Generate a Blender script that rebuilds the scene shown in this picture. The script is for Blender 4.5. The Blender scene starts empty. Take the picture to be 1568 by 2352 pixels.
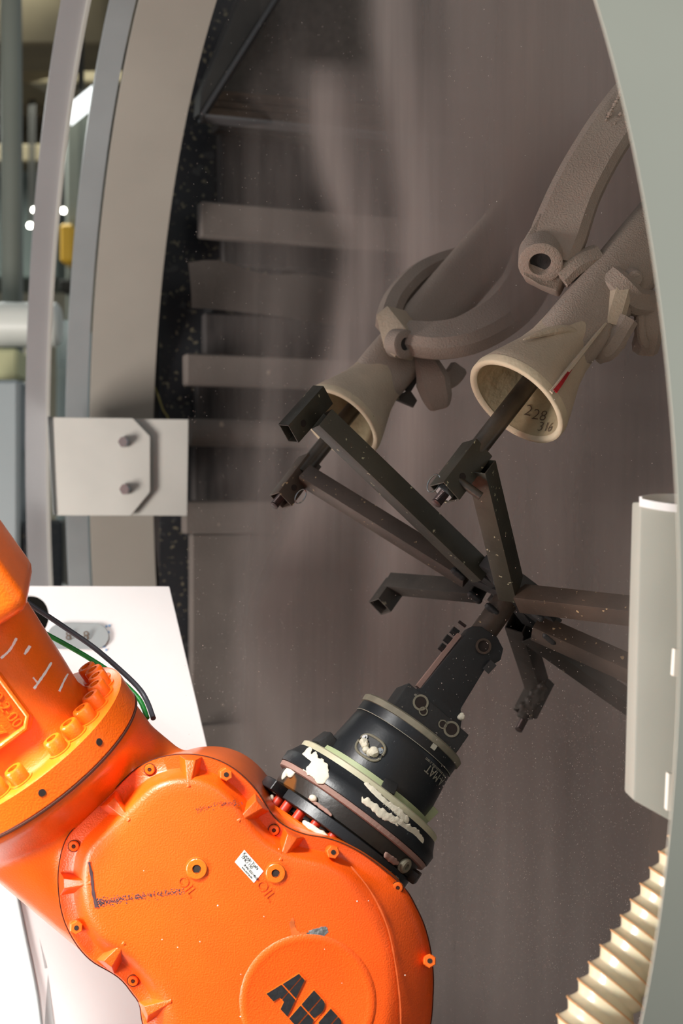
import bpy, bmesh, math, random
import numpy as np
from mathutils import Vector, Matrix, Quaternion
random.seed(7)
R = math.radians
F = 3300.0          # focal length in pixels of the 1568x2352 frame
CZ = 1.7            # camera height
sc = bpy.context.scene
col = sc.collection

# ------------------------------------------------------------ camera, world, light, exposure
cam_d = bpy.data.cameras.new('camera')
cam = bpy.data.objects.new('camera', cam_d); col.objects.link(cam); sc.camera = cam
cam.location = (0, 0, CZ); cam.rotation_euler = (R(90), 0, 0)
cam_d.sensor_fit = 'VERTICAL'; cam_d.sensor_height = 36.0; cam_d.sensor_width = 24.0
cam_d.lens = 36.0 * F / 2352.0
cam_d.clip_start = 0.05
cam_d.dof.use_dof = True; cam_d.dof.focus_distance = 1.86; cam_d.dof.aperture_fstop = 4.6

wd = bpy.data.worlds.new('world'); sc.world = wd; wd.use_nodes = True
wd.node_tree.nodes['Background'].inputs[0].default_value = (0.86, 0.93, 1.0, 1)
wd.node_tree.nodes['Background'].inputs[1].default_value = 0.45

def area(name, loc, target, size, power, color=(1, 1, 1), size_y=None):
    d = bpy.data.lights.new(name, 'AREA'); d.energy = power; d.color = color
    d.size = size
    if size_y: d.shape = 'RECTANGLE'; d.size_y = size_y
    o = bpy.data.objects.new(name, d); col.objects.link(o); o.location = loc
    o.rotation_euler = (Vector(target) - Vector(loc)).to_track_quat('-Z', 'Y').to_euler()
    return o
kd = bpy.data.lights.new('key_lamp', 'SPOT'); kd.energy = 255; kd.color = (1.0, .985, .95); kd.spot_size = R(74); kd.spot_blend = 1.0; kd.shadow_soft_size = .16
ko = bpy.data.objects.new('key_lamp', kd); col.objects.link(ko); ko.location = (-.78, 1.16, 2.22)
ko.rotation_euler = (Vector((-.55, 1.9, .95)) - Vector(ko.location)).to_track_quat('-Z', 'Y').to_euler()
area('left_fill', (-1.9, 1.2, 1.1), (0.3, 2.2, 1.8), 0.9, 94, (1.0, 0.94, 0.90))  # added fill from the left, standing in for light from the bright floor outside
area('right_fill', (1.5, -0.6, 2.9), (0.4, 1.3, 1.7), 1.2, 22, (0.97, 1.0, 0.94))  # added fill from the right behind the camera, brightens the casing
area('factory_lamp', (-1.6, 6.2, 3.6), (-1.0, 6.0, 0.5), 1.6, 75, (0.95, 1.0, 0.95))
sc.view_settings.view_transform = 'Standard'; sc.view_settings.look = 'None'
sc.view_settings.gamma = 1.0; sc.view_settings.use_curve_mapping = False
sc.view_settings.exposure = 0.0
sc.cycles.transparent_max_bounces = 24
sc.cycles.max_bounces = 6

# ------------------------------------------------------------ helpers
def P(px, py, D):
    return Vector(((px - 784) / F * D, D, CZ - (py - 1176) / F * D))
def lin(c):
    return tuple((x / 12.92 if x <= .04045 else ((x + .055) / 1.055) ** 2.4) for x in [v / 255 for v in c])

def mat(name, rgb, rough=.5, metal=0.0, bump=0.0, bscale=200.0, var=0.0, vscale=12.0, spec=None,
        spots=None, spot_scale=60, spot_amt=.62, spots2=None, coat=0.0, stretch=None):
    m = bpy.data.materials.new(name); m.use_nodes = True
    nt = m.node_tree; N = nt.nodes; L = nt.links
    b = N['Principled BSDF']
    c = lin(rgb)
    b.inputs['Base Color'].default_value = (*c, 1)
    b.inputs['Roughness'].default_value = rough
    b.inputs['Metallic'].default_value = metal
    if coat: b.inputs['Coat Weight'].default_value = coat; b.inputs['Coat Roughness'].default_value = .15
    if spec is not None: b.inputs['Specular IOR Level'].default_value = spec
    tc = N.new('ShaderNodeTexCoord'); src = tc.outputs['Object']
    if stretch:
        mp = N.new('ShaderNodeMapping'); mp.inputs['Scale'].default_value = stretch
        L.new(src, mp.inputs[0]); src = mp.outputs[0]
    cur = None
    if var > 0:
        n = N.new('ShaderNodeTexNoise'); n.inputs['Scale'].default_value = vscale; n.inputs['Detail'].default_value = 6
        L.new(src, n.inputs['Vector'])
        r = N.new('ShaderNodeValToRGB'); r.color_ramp.elements[0].position = .3; r.color_ramp.elements[1].position = .7
        r.color_ramp.elements[0].color = (*[x * (1 - var) for x in c], 1)
        r.color_ramp.elements[1].color = (*[min(1, x * (1 + var)) for x in c], 1)
        L.new(n.outputs['Fac'], r.inputs[0]); cur = r.outputs[0]
    for k, sp in enumerate([s for s in (spots, spots2) if s]):
        n = N.new('ShaderNodeTexNoise'); n.inputs['Scale'].default_value = spot_scale * (1 if k == 0 else .35)
        n.inputs['Detail'].default_value = 3
        L.new(src, n.inputs['Vector'])
        r = N.new('ShaderNodeValToRGB'); r.color_ramp.elements[0].position = spot_amt; r.color_ramp.elements[1].position = spot_amt + .03
        r.color_ramp.elements[0].color = (0, 0, 0, 1); r.color_ramp.elements[1].color = (1, 1, 1, 1)
        L.new(n.outputs['Fac'], r.inputs[0])
        mx = N.new('ShaderNodeMix'); mx.data_type = 'RGBA'
        L.new(r.outputs[0], mx.inputs['Factor'])
        if cur: L.new(cur, mx.inputs['A'])
        else: mx.inputs['A'].default_value = (*c, 1)
        mx.inputs['B'].default_value = (*lin(sp), 1)
        cur = mx.outputs['Result']
    if cur: L.new(cur, b.inputs['Base Color'])
    if bump > 0:
        n = N.new('ShaderNodeTexNoise'); n.inputs['Scale'].default_value = bscale; n.inputs['Detail'].default_value = 3
        L.new(src, n.inputs['Vector'])
        bp = N.new('ShaderNodeBump'); bp.inputs['Strength'].default_value = bump; bp.inputs['Distance'].default_value = .002
        L.new(n.outputs['Fac'], bp.inputs['Height']); L.new(bp.outputs[0], b.inputs['Normal'])
    return m
def emis(name, rgb, s):
    m = bpy.data.materials.new(name); m.use_nodes = True; N = m.node_tree.nodes
    b = N['Principled BSDF']; b.inputs['Base Color'].default_value = (*lin(rgb), 1)
    b.inputs['Emission Color'].default_value = (*lin(rgb), 1); b.inputs['Emission Strength'].default_value = s
    return m

M = {}
M['orange'] = mat('orange_paint', (248, 106, 18), .33, bump=.25, bscale=420, var=.05, vscale=25, coat=.25)
M['orange2'] = mat('orange_paint_cover', (243, 88, 8), .38, bump=.35, bscale=500, var=.06, vscale=18, coat=.15)
M['redbolt'] = mat('red_orange_bolt', (205, 52, 20), .45)
M['hole'] = mat('socket_dark', (38, 26, 20), .8)
M['seam'] = mat('dark_seam', (70, 28, 10), .8)
M['black'] = mat('black_anodised', (28, 30, 33), .38, bump=.08, bscale=300, var=.25, vscale=20, spots=(74, 76, 78), spot_scale=260, spot_amt=.70)
M['black2'] = mat('black_oxide_dusty', (36, 35, 35), .55, bump=.2, bscale=250, var=.3, vscale=20, spots=(120, 112, 100), spot_scale=180, spot_amt=.70)
M['brownblack'] = mat('oily_brown_black', (46, 40, 34), .4, bump=.2, bscale=120, var=.5, vscale=12, spots=(120, 72, 30), spot_scale=9, spot_amt=.63)
M['cream'] = mat('cream_plastic', (196, 190, 160), .5, bump=.15, bscale=150, var=.12, vscale=25)
M['greenish'] = mat('pale_green_plastic', (168, 178, 136), .45, var=.1)
M['dustring'] = mat('dusty_olive_ring', (128, 122, 104), .7, var=.2, vscale=40, bump=.2)
M['slurry'] = mat('dried_slurry', (226, 218, 196), .8, bump=.5, bscale=160, var=.06, vscale=60)
M['slurrypink'] = mat('pinkish_slurry', (160, 128, 116), .85, bump=.4, bscale=220, var=.1)
M['steel'] = mat('dark_oily_steel', (66, 62, 52), .4, metal=.2, bump=.12, bscale=200, var=.3, vscale=14, spots=(176, 168, 138), spot_scale=110, spot_amt=.68)
M['steelbrown'] = mat('brown_oily_steel', (76, 62, 52), .45, metal=.15, bump=.15, bscale=200, var=.35, vscale=14, spots=(190, 160, 120), spot_scale=110, spot_amt=.69)
M['steeldusty'] = mat('dusty_steel', (66, 60, 54), .6, metal=.2, bump=.2, var=.35, vscale=16, spots=(150, 140, 118), spot_scale=65, spot_amt=.7)
M['hubsteel'] = mat('welded_hub_steel', (58, 56, 55), .5, metal=.4, bump=.35, bscale=90, var=.35, vscale=18)
M['rod'] = mat('worn_rod_steel', (84, 76, 68), .34, metal=.6, bump=.1, var=.4, vscale=18)
M['thread'] = mat('thread_steel', (70, 58, 56), .35, metal=.6)
M['bright'] = mat('bright_steel', (170, 172, 172), .25, metal=.9)
M['shell'] = mat('ceramic_shell_sand', (160, 144, 131), .95, bump=.8, bscale=420, var=.10, vscale=9)
M['shellcup'] = mat('ceramic_cup', (190, 172, 150), .95, bump=.5, bscale=300, var=.12, vscale=14)
M['shelllip'] = mat('ceramic_lip_bare', (200, 184, 156), .9, bump=.4, bscale=150, var=.08, vscale=30, spots=(120, 106, 74), spot_scale=160, spot_amt=.72)
M['shellin'] = mat('ceramic_inside', (172, 156, 124), .95, bump=.9, bscale=70, var=.12, vscale=20, spots=(150, 136, 70), spot_scale=18, spot_amt=.72)
M['redmark'] = mat('red_marker', (150, 12, 18), .8, var=.3, vscale=150)
M['ink'] = mat('pencil_ink', (92, 76, 62), .9)
M['band'] = mat('dusty_grey_band', (150, 144, 134), .75, bump=.08, bscale=300, var=.05, vscale=5, spec=.2)
M['greymetal'] = mat('grey_blue_metal', (160, 164, 164), .33, metal=.35, var=.06, vscale=8, bump=.05)
M['greymetal2'] = mat('grey_metal_bar', (152, 150, 150), .38, metal=.3, var=.05, vscale=6, bump=.05)
M['plate'] = mat('plate_pale_metal', (172, 170, 162), .45, metal=.25, var=.06, vscale=7, bump=.05)
M['rightring'] = mat('pale_grey_green_paint', (192, 190, 175), .6, var=.05, vscale=3, bump=.05)
M['boxpanel'] = mat('grey_green_panel', (160, 162, 151), .55, var=.03)
M['white'] = mat('white_enamel', (232, 232, 230), .5, var=.02, spots=(150, 150, 150), spot_scale=40, spot_amt=.78)
M['whitegrey'] = mat('pale_grey_strip', (158, 161, 160), .6, var=.05)
M['rubber'] = mat('black_rubber_splatter', (20, 21, 25), .7, var=.3, vscale=10, spots=(104, 97, 78), spot_scale=85, spot_amt=.625, spots2=(48, 48, 48), bump=.3)
M['wall'] = mat('booth_wall_streaked', (48, 44, 42), .85, var=.7, vscale=20, bump=.3, stretch=(3, 3, .35))
M['beam'] = mat('dusty_beam', (96, 88, 82), .9, var=.12, vscale=10, bump=.4, spots=(140, 126, 112), spot_scale=28, spot_amt=.72)
M['duct'] = mat('dark_brown_sheet', (66, 61, 57), .6, metal=.3, var=.2, vscale=8)
M['edge'] = mat('dull_edge_steel', (84, 82, 82), .6, metal=.2)
M['mesh'] = mat('screen_mesh', (74, 68, 62), .9, var=.2, vscale=60, bump=1.0, bscale=500)
M['rust'] = mat('rusty_board', (84, 68, 56), .9, var=.5, vscale=16, stretch=(1, 1, 3))
M['hose'] = None
M['cableblack'] = mat('black_cable', (58, 58, 64), .45, bump=.1)
M['cablegreen'] = mat('green_cable', (18, 120, 40), .45, bump=.2, var=.25, vscale=120)
M['concrete'] = mat('concrete_floor', (120, 120, 116), .8, var=.15, bump=.2)
M['facwall'] = mat('factory_wall_beige', (168, 162, 140), .9, var=.06)
M['facdark'] = mat('factory_dark_ceiling', (44, 42, 36), .9, var=.3, vscale=2)
M['facbeam'] = mat('roof_beam_brown', (92, 82, 60), .9, var=.2, vscale=3)
M['facgreen'] = mat('grey_green_steel', (120, 124, 112), .5, var=.08, vscale=3)
M['facgrey'] = mat('blue_grey_panel', (150, 158, 158), .5, var=.05, vscale=3)
M['yellow'] = mat('yellow_enamel', (222, 172, 40), .5)
M['cabwhite'] = mat('tank_white', (232, 232, 220), .4)
M['lamp'] = emis('lamp_glow', (255, 252, 240), 14)
M['sticker'] = mat('sticker_white', (235, 235, 228), .5)
M['print'] = mat('sticker_print', (24, 24, 26), .6)
M['logo'] = mat('logo_black', (26, 26, 28), .55, var=.3, vscale=90, bump=.2)
M['printgrey'] = mat('grey_print', (150, 146, 130), .7)
M['chip'] = mat('bare_metal_chip', (150, 152, 150), .4, metal=.7, bump=1.0, bscale=200, var=.4, vscale=120)
M['ochre'] = mat('ochre_primer', (196, 92, 26), .7, var=.25, vscale=90)
M['scuff'] = mat('dark_scuff', (66, 44, 48), .7, var=.3, vscale=100)
M['paintw'] = mat('white_drip', (248, 240, 236), .5)
M['paintdot'] = mat('pale_fleck', (236, 220, 205), .6)
M['amber'] = mat('amber_dot', (200, 140, 20), .5)

def tag(o, label=None, cat=None, group=None, kind=None):
    if label: o['label'] = label
    if cat: o['category'] = cat
    if group: o['group'] = group
    if kind: o['kind'] = kind
    return o
def empty(name, loc, label=None, cat=None, group=None):
    o = bpy.data.objects.new(name, None); col.objects.link(o); o.location = loc; o.empty_display_size = .05
    return tag(o, label, cat, group)
bpy.context.view_layer.update()
def link(o, parent=None):
    col.objects.link(o)
    if parent is not None:
        o.parent = parent
        o.matrix_parent_inverse = world_of(parent).inverted()
    return o
def world_of(o):
    m = Matrix.LocRotScale(o.location, o.rotation_euler, o.scale)
    if o.parent: m = world_of(o.parent) @ o.matrix_parent_inverse @ m
    return m
def finish(name, bm, m, parent=None, smooth=True, angle=35, bevel=0, segs=2, **tags):
    bmesh.ops.recalc_face_normals(bm, faces=bm.faces)
    if bevel:
        es = [e for e in bm.edges if len(e.link_faces) == 2 and e.calc_face_angle(0) > R(35)]
        bmesh.ops.bevel(bm, geom=es, offset=bevel, segments=segs, profile=.6, affect='EDGES', clamp_overlap=True)
    me = bpy.data.meshes.new(name); bm.to_mesh(me); bm.free()
    me.materials.append(m)
    if smooth:
        me.polygons.foreach_set('use_smooth', [True] * len(me.polygons))
        try: me.set_sharp_from_angle(angle=R(angle))
        except Exception: pass
    o = bpy.data.objects.new(name, me); link(o, parent)
    return tag(o, **tags)
def frame(axis, hint=(0, -1, 0)):
    a = Vector(axis).normalized(); h = Vector(hint)
    if abs(h.normalized().dot(a)) > .995: h = Vector((1, 0, 0)) if abs(a.x) < .9 else Vector((0, 0, 1))
    u = (h - a * h.dot(a)).normalized(); v = a.cross(u)
    return a, u, v           # axis, hint-side, third
def lathe(bm, o, axis, prof, seg=48, cap=True, hint=(0, -1, 0), arc=(0, 360)):
    a, u, v = frame(axis, hint); rings = []
    full = arc[1] - arc[0] >= 360
    n = seg if full else seg + 1
    for t, r in prof:
        rings.append([bm.verts.new(Vector(o) + a * t + (u * math.cos(q) + v * math.sin(q)) * r)
                      for q in [R(arc[0] + (arc[1] - arc[0]) * i / seg) for i in range(n)]])
    for i in range(len(rings) - 1):
        for j in range(n if full else n - 1):
            k = (j + 1) % n
            bm.faces.new((rings[i][j], rings[i][k], rings[i + 1][k], rings[i + 1][j]))
    if cap and full:
        bm.faces.new(rings[0]); bm.faces.new(rings[-1])
    return rings
def tube_ring(bm, o, axis, t0, t1, r0, r1, seg=64):
    lathe(bm, o, axis, [(t0, r0), (t1, r0), (t1, r1), (t0, r1), (t0, r0)], seg, cap=False)
    bmesh.ops.remove_doubles(bm, verts=bm.verts, dist=1e-6)
def barbox(bm, p0, p1, w, h, hint=(0, -1, 0), taper=1.0):
    # w across (third axis), h along hint axis
    p0 = Vector(p0); p1 = Vector(p1); a, u, v = frame(p1 - p0, hint)
    vs = []
    for p, k in ((p0, 1), (p1, taper)):
        for sx, sy in ((-1, -1), (1, -1), (1, 1), (-1, 1)):
            vs.append(bm.verts.new(p + v * sx * w / 2 * k + u * sy * h / 2 * k))
    for f in ((3, 2, 1, 0), (4, 5, 6, 7), (0, 1, 5, 4), (1, 2, 6, 5), (2, 3, 7, 6), (3, 0, 4, 7)):
        bm.faces.new([vs[i] for i in f])
def hollow(bm, p0, p1, w, h, wall=.002, hint=(0, -1, 0)):
    p0 = Vector(p0); p1 = Vector(p1); a, u, v = frame(p1 - p0, hint)
    L = []
    for p in (p0, p1):
        for q in (0, wall):
            L.append([bm.verts.new(p + v * sx * (w / 2 - q) + u * sy * (h / 2 - q)) for sx, sy in ((-1, -1), (1, -1), (1, 1), (-1, 1))])
    o0, i0, o1, i1 = L
    for j in range(4):
        k = (j + 1) % 4
        bm.faces.new((o0[j], o0[k], o1[k], o1[j])); bm.faces.new((i0[k], i0[j], i1[j], i1[k]))
        bm.faces.new((o0[k], o0[j], i0[j], i0[k])); bm.faces.new((o1[j], o1[k], i1[k], i1[j]))
def prism(bm, pts, depth):
    d = Vector(depth)
    a = [bm.verts.new(p) for p in pts]; b = [bm.verts.new(Vector(p) + d) for p in pts]
    n = len(a)
    bm.faces.new(a); bm.faces.new(b[::-1])
    for i in range(n): bm.faces.new((a[i], b[i], b[(i + 1) % n], a[(i + 1) % n]))
def sweep(bm, pts, sec, hint=(0, -1, 0), closed=False, scales=None, cap=True):
    # sec: list of (v,u) coordinates
    n = len(pts); rings = []
    for i, p in enumerate(pts):
        p = Vector(p)
        t = Vector(pts[(i + 1) % n] if (i < n - 1 or closed) else pts[i]) - Vector(pts[i - 1] if (i > 0 or closed) else pts[i])
        a, u, v = frame(t, hint); s = scales[i] if scales else 1
        rings.append([bm.verts.new(p + v * x * s + u * y * s) for x, y in sec])
    m = len(sec)
    for i in range(n if closed else n - 1):
        r0 = rings[i]; r1 = rings[(i + 1) % n]
        for j in range(m): bm.faces.new((r0[j], r0[(j + 1) % m], r1[(j + 1) % m], r1[j]))
    if cap and not closed: bm.faces.new(rings[0]); bm.faces.new(rings[-1])
def circ(r, n=10): return [(r * math.cos(2 * math.pi * i / n), r * math.sin(2 * math.pi * i / n)) for i in range(n)]
def rect(w, h): return [(-w / 2, -h / 2), (w / 2, -h / 2), (w / 2, h / 2), (-w / 2, h / 2)]
def spline(pts, n=8, closed=False):
    pts = [Vector(p) for p in pts]; out = []; m = len(pts)
    for i in range(m if closed else m - 1):
        g = lambda k: pts[k % m] if closed else pts[max(0, min(m - 1, k))]
        p0, p1, p2, p3 = g(i - 1), g(i), g(i + 1), g(i + 2)
        for j in range(n):
            t = j / n
            out.append(.5 * ((2 * p1) + (p2 - p0) * t + (2 * p0 - 5 * p1 + 4 * p2 - p3) * t * t + (3 * p1 - p0 - 3 * p2 + p3) * t ** 3))
    if not closed: out.append(pts[-1])
    return out
def blob(bm, pts, r, sub=2, squash=None):
    for p in pts:
        rr = r * random.uniform(.7, 1.3)
        res = bmesh.ops.create_icosphere(bm, subdivisions=sub, radius=rr, matrix=Matrix.Translation(Vector(p)))
        for v in res['verts']: v.co += Vector([random.uniform(-.12, .12) * rr for _ in range(3)])
def text(name, body, origin, xdir, normal, size, depth, m, parent, spacing=1.0, **tags):
    c = bpy.data.curves.new(name, 'FONT'); c.body = body; c.size = size; c.extrude = depth; c.offset = -size * .018 if name == 'pencil_number' else 0; c.space_character = spacing
    c.resolution_u = 3
    t = bpy.data.objects.new(name, c); col.objects.link(t)
    x = Vector(xdir).normalized(); z = Vector(normal).normalized(); z = (z - x * z.dot(x)).normalized(); y = z.cross(x)
    mw = Matrix((x, y, z)).transposed().to_4x4(); mw.translation = Vector(origin)
    bpy.context.view_layer.update()
    me = bpy.data.meshes.new_from_object(t.evaluated_get(bpy.context.evaluated_depsgraph_get()))
    bpy.data.objects.remove(t); me.transform(mw); me.name = name
    me.materials.clear(); me.materials.append(m)
    o = bpy.data.objects.new(name, me); link(o, parent)
    return tag(o, **tags)
def copy(o, parent, mx):
    c = o.copy(); col.objects.link(c); c.parent = parent
    c.matrix_parent_inverse = world_of(parent).inverted() if parent else Matrix()
    c.matrix_basis = mx
    return c

# ------------------------------------------------------------ the ring opening: its frame (fitted circle)
RC = Vector((-.0149, 2.2104, CZ - .0298)); PH = 1.1952; RR = 1.1172; KK = .1429
H = Vector((math.cos(PH), -math.sin(PH), 0)); NB = Vector((math.sin(PH), math.cos(PH), 0))   # H: towards the right/near side, NB: into the booth
UP = Vector((0, 0, 1))
TI = -.0288
UPR = UP * math.cos(TI) + NB * math.sin(TI); NBR = NB * math.cos(TI) - UP * math.sin(TI)
def ringpt(deg, r, k):   # deg 0 = right/near side, 90 = top, 180 = left/far side
    return RC + H * math.cos(R(deg)) * r + UPR * math.sin(R(deg)) * r - NBR * k
def arcband(bm, r0, r1, k0, k1, a0, a1, seg):
    closed = a1 - a0 >= 360; n = seg if closed else seg + 1
    rings = []
    for i in range(n):
        a = a0 + (a1 - a0) * i / seg
        rings.append([bm.verts.new(ringpt(a, r, k)) for r, k in ((r0, k0), (r1, k0), (r1, k1), (r0, k1))])
    for i in range(n if closed else n - 1):
        A = rings[i]; B = rings[(i + 1) % n]
        for j in range(4): bm.faces.new((A[j], A[(j + 1) % 4], B[(j + 1) % 4], B[j]))
    if not closed: bm.faces.new(rings[0]); bm.faces.new(rings[-1])
L0 = RC - H * RR
def WQ(s, z, off=0.0):   # point on the booth's back wall: s along it, z world height, off proud of it
    return L0 + NB * s + UP * (z - L0.z) + H * off
def wall_at(px, py, off=0.0):
    d = P(px, py, 1.0) - Vector((0, 0, CZ)); o = Vector((0, 0, CZ))
    q = L0 + H * off
    t = (q - o).dot(H) / d.dot(H); p = o + d * t
    return (p - L0).dot(NB), p.z

# ------------------------------------------------------------ setting
bm = bmesh.new(); prism(bm, [(-7, -3, 0), (6, -3, 0), (6, 11, 0), (-7, 11, 0)], (0, 0, -.1))
finish('floor', bm, M['concrete'], kind='structure', smooth=False)
bm = bmesh.new(); prism(bm, [(-7, 9.5, 0), (1.5, 9.5, 0), (1.5, 9.5, 5.5), (-7, 9.5, 5.5)], (0, .1, 0))
finish('wall_far', bm, M['facwall'], kind='structure', smooth=False)
bm = bmesh.new(); prism(bm, [(-7, 3.2, 4.4), (-.6, 3.2, 4.4), (-.6, 9.5, 4.4), (-7, 9.5, 4.4)], (0, 0, .1))
finish('ceiling', bm, M['facdark'], kind='structure', smooth=False)
# booth shell
bm = bmesh.new(); prism(bm, [WQ(0, 0), WQ(2.6, 0), WQ(2.6, 3.3), WQ(0, 3.3)], -H * .05)
wb = finish('wall_back', bm, M['wall'], kind='structure', smooth=False)
bm = bmesh.new(); prism(bm, [WQ(2.6, 0), WQ(2.6, 3.3), WQ(2.6, 3.3, 2.6), WQ(2.6, 0, 2.6)], NB * .05)
finish('wall_right', bm, M['wall'], kind='structure', smooth=False)
bm = bmesh.new(); prism(bm, [WQ(.05, 3.3, -.05), WQ(2.65, 3.3, -.05), WQ(2.65, 3.3, 2.6), WQ(.05, 3.3, 2.6)], (0, 0, .05))
finish('ceiling_booth', bm, M['duct'], kind='structure', smooth=False)
# black rubber lining just inside the ring
bm = bmesh.new()
s0, _ = wall_at(352, 1000); s1, _ = wall_at(560, 1000)
prism(bm, [WQ(.01, .15, .012), WQ(.30, .15, .012), WQ(.30, 3.25, .012), WQ(.01, 3.25, .012)], H * .006)
finish('rubber_lining', bm, M['rubber'], parent=wb, smooth=False)
# beams across the back wall: each board a part of the wall
def board(name, px0, y0, y1, off, th, m, s1=2.5, lab=None, tilt=0):
    a, za = wall_at(px0, y0, off); b, zb = wall_at(px0, y1, off)
    bm = bmesh.new()
    prism(bm, [WQ(a, zb, off), WQ(s1, zb + tilt, off), WQ(s1, za + tilt, off), WQ(a, za, off)], -H * th)
    return finish(name, bm, m, parent=wb, bevel=.004, segs=1, label=lab)
board('beam', 462, 461, 543, .14, .035, M['beam'])
board('beam', 428, 811, 884, .14, .035, M['beam'])
board('beam', 425, 1150, 1226, .14, .035, M['beam'])
board('beam', 430, 1668, 1760, .14, .035, M['beam'])
board('wall_panel', 505, 300, 470, .06, .03, M['wall'])
board('wall_panel', 512, 545, 607, .06, .03, M['wall'])
board('wall_panel', 470, 718, 811, .06, .03, M['wall'])
board('wall_panel', 452, 884, 968, .06, .03, M['wall'])
board('wall_panel', 445, 1022, 1150, .06, .03, M['wall'])
board('wall_panel', 440, 1226, 1668, .06, .03, M['beam'])
board('wall_panel', 450, 1760, 2300, .06, .03, M['wall'])
# pipe
a, za = wall_at(433, 993, .16)
bm = bmesh.new(); lathe(bm, WQ(a, za, .16), NB, [(0, .030), (2.2, .030)], 20)
finish('pipe', bm, M['beam'], parent=wb)
# draped cloth sheet over a box beam (y 605-720)
a, za = wall_at(432, 612, .18); b, zb = wall_at(432, 720, .18)
bm = bmesh.new(); nx, nz = 60, 8; g = []
for i in range(nx + 1):
    rowv = []
    for j in range(nz + 1):
        s = a + 1.9 * i / nx; t = j / nz
        z = za + (zb - za) * t + .006 * math.sin(i * .9) * (1 - t) + .010 * math.sin(i * .35 + 1)
        rowv.append(bm.verts.new(WQ(s, z, .18 + .02 * t + .010 * math.sin(i * .8 + j * .3))))
    g.append(rowv)
for i in range(nx):
    for j in range(nz): bm.faces.new((g[i][j], g[i + 1][j], g[i + 1][j + 1], g[i][j + 1]))
bmesh.ops.solidify(bm, geom=bm.faces[:], thickness=.03)
finish('dust_sheet', bm, M['beam'], parent=wb)
# hood: raking strip, screen, lower lip, rusty boards
def wp(px, py, off):
    s, z = wall_at(px, py, off); return WQ(s, z, off)
bm = bmesh.new(); prism(bm, [wp(458, 262, .30), wp(480, 235, .30), wp(655, -30, .30), wp(560, -30, .30), wp(462, 210, .30)], -H * .05)
hood = finish('sand_hood', bm, M['duct'], bevel=.003, segs=1, label='dark raking sheet metal hood at the top of the booth interior', cat='hood')
bm = bmesh.new(); barbox(bm, wp(462, 272, .31), wp(660, -40, .31), .008, .03); finish('edge_trim', bm, M['edge'], hood)
bm = bmesh.new(); prism(bm, [wp(500, 205, .2), wp(620, 20, .2), wp(640, -40, .2), wp(1400, -40, .2), wp(1400, 250, .2), wp(640, 226, .2)], -H * .01); finish('screen', bm, M['mesh'], hood, smooth=False)
for k, (y0, y1) in enumerate(((206, 228), (229, 244), (245, 270))):
    bm = bmesh.new(); x0 = 500 - (y0 - 205) * .55
    prism(bm, [wp(x0, y0, .24 + .01 * k), wp(1400, y0 + 88, .24 + .01 * k), wp(1400, y1 + 90, .24 + .01 * k), wp(x0 - (y1 - y0) * .55, y1, .24 + .01 * k)], -H * .02)
    finish('hood_board', bm, M['rust'], hood, bevel=.002, segs=1)
bm = bmesh.new(); barbox(bm, wp(463, 272, .30), wp(1400, 362, .30), .006, .05); finish('lip', bm, M['edge'], hood)
bm = bmesh.new(); prism(bm, [wp(500, 278, .1), wp(1300, 360, .1), wp(1300, 395, .1), wp(500, 296, .1)], -H * .05); finish('lower_board', bm, M['duct'], hood, smooth=False)  # dark brown board just below the lip

# ------------------------------------------------------------ ring, hoops, plate
ring = empty('booth_ring', ringpt(270, RR, .07), 'large round steel collar framing the booth opening', 'machine opening')
bm = bmesh.new(); arcband(bm, RR, RR + .012, 0, KK, 40, 320, 200)
finish('collar', bm, M['band'], ring, angle=60)
bm = bmesh.new(); arcband(bm, RR, RR + .0012, -.9, KK, -40, 40, 90)
finish('side_casing', bm, M['rightring'], ring, angle=60, label='pale grey green curved casing on the right')
# base stand of the ring
bm = bmesh.new(); prism(bm, [ringpt(225, RR + .01, 0), ringpt(245, RR + .01, 0), ringpt(270, RR + .012, 0), ringpt(295, RR + .01, 0), ringpt(315, RR + .01, 0), RC + H * .8 - UP * RC.z, RC - H * .8 - UP * RC.z], -NB * .12)
finish('stand', bm, M['greymetal2'], ring, smooth=False)
hoop = empty('guard_hoop', ringpt(250, RR, .18), 'wide blue-grey curved guard bar next to the round collar', 'guard bar')
bm = bmesh.new(); arcband(bm, RR + .002, RR + .010, KK + .006, KK * 1.37, 100, 262, 120); finish('curved_bar', bm, M['greymetal'], hoop, angle=60)
bm = bmesh.new(); p = ringpt(262, RR + .006, KK * 1.18); barbox(bm, p, Vector((p.x, p.y, 0)), .05, .03); finish('post', bm, M['greymetal'], hoop)
hoop2 = empty('guard_hoop', ringpt(250, RR, .25), 'narrow curved guard bar nearest the hall, at far left', 'guard bar')
bm = bmesh.new(); arcband(bm, RR + .004, RR + .010, KK * 1.66, KK * 1.98, 100, 262, 120); finish('curved_bar', bm, M['greymetal2'], hoop2, angle=60)
bm = bmesh.new(); arcband(bm, RR - .008, RR + .004, KK * 1.63, KK * 1.67, 100, 262, 120); finish('edge_strip', bm, M['plate'], hoop2, angle=60)
bm = bmesh.new(); p = ringpt(262, RR + .006, KK * 1.75); barbox(bm, p, Vector((p.x, p.y, 0)), .05, .03); finish('post', bm, M['greymetal2'], hoop2)

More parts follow.
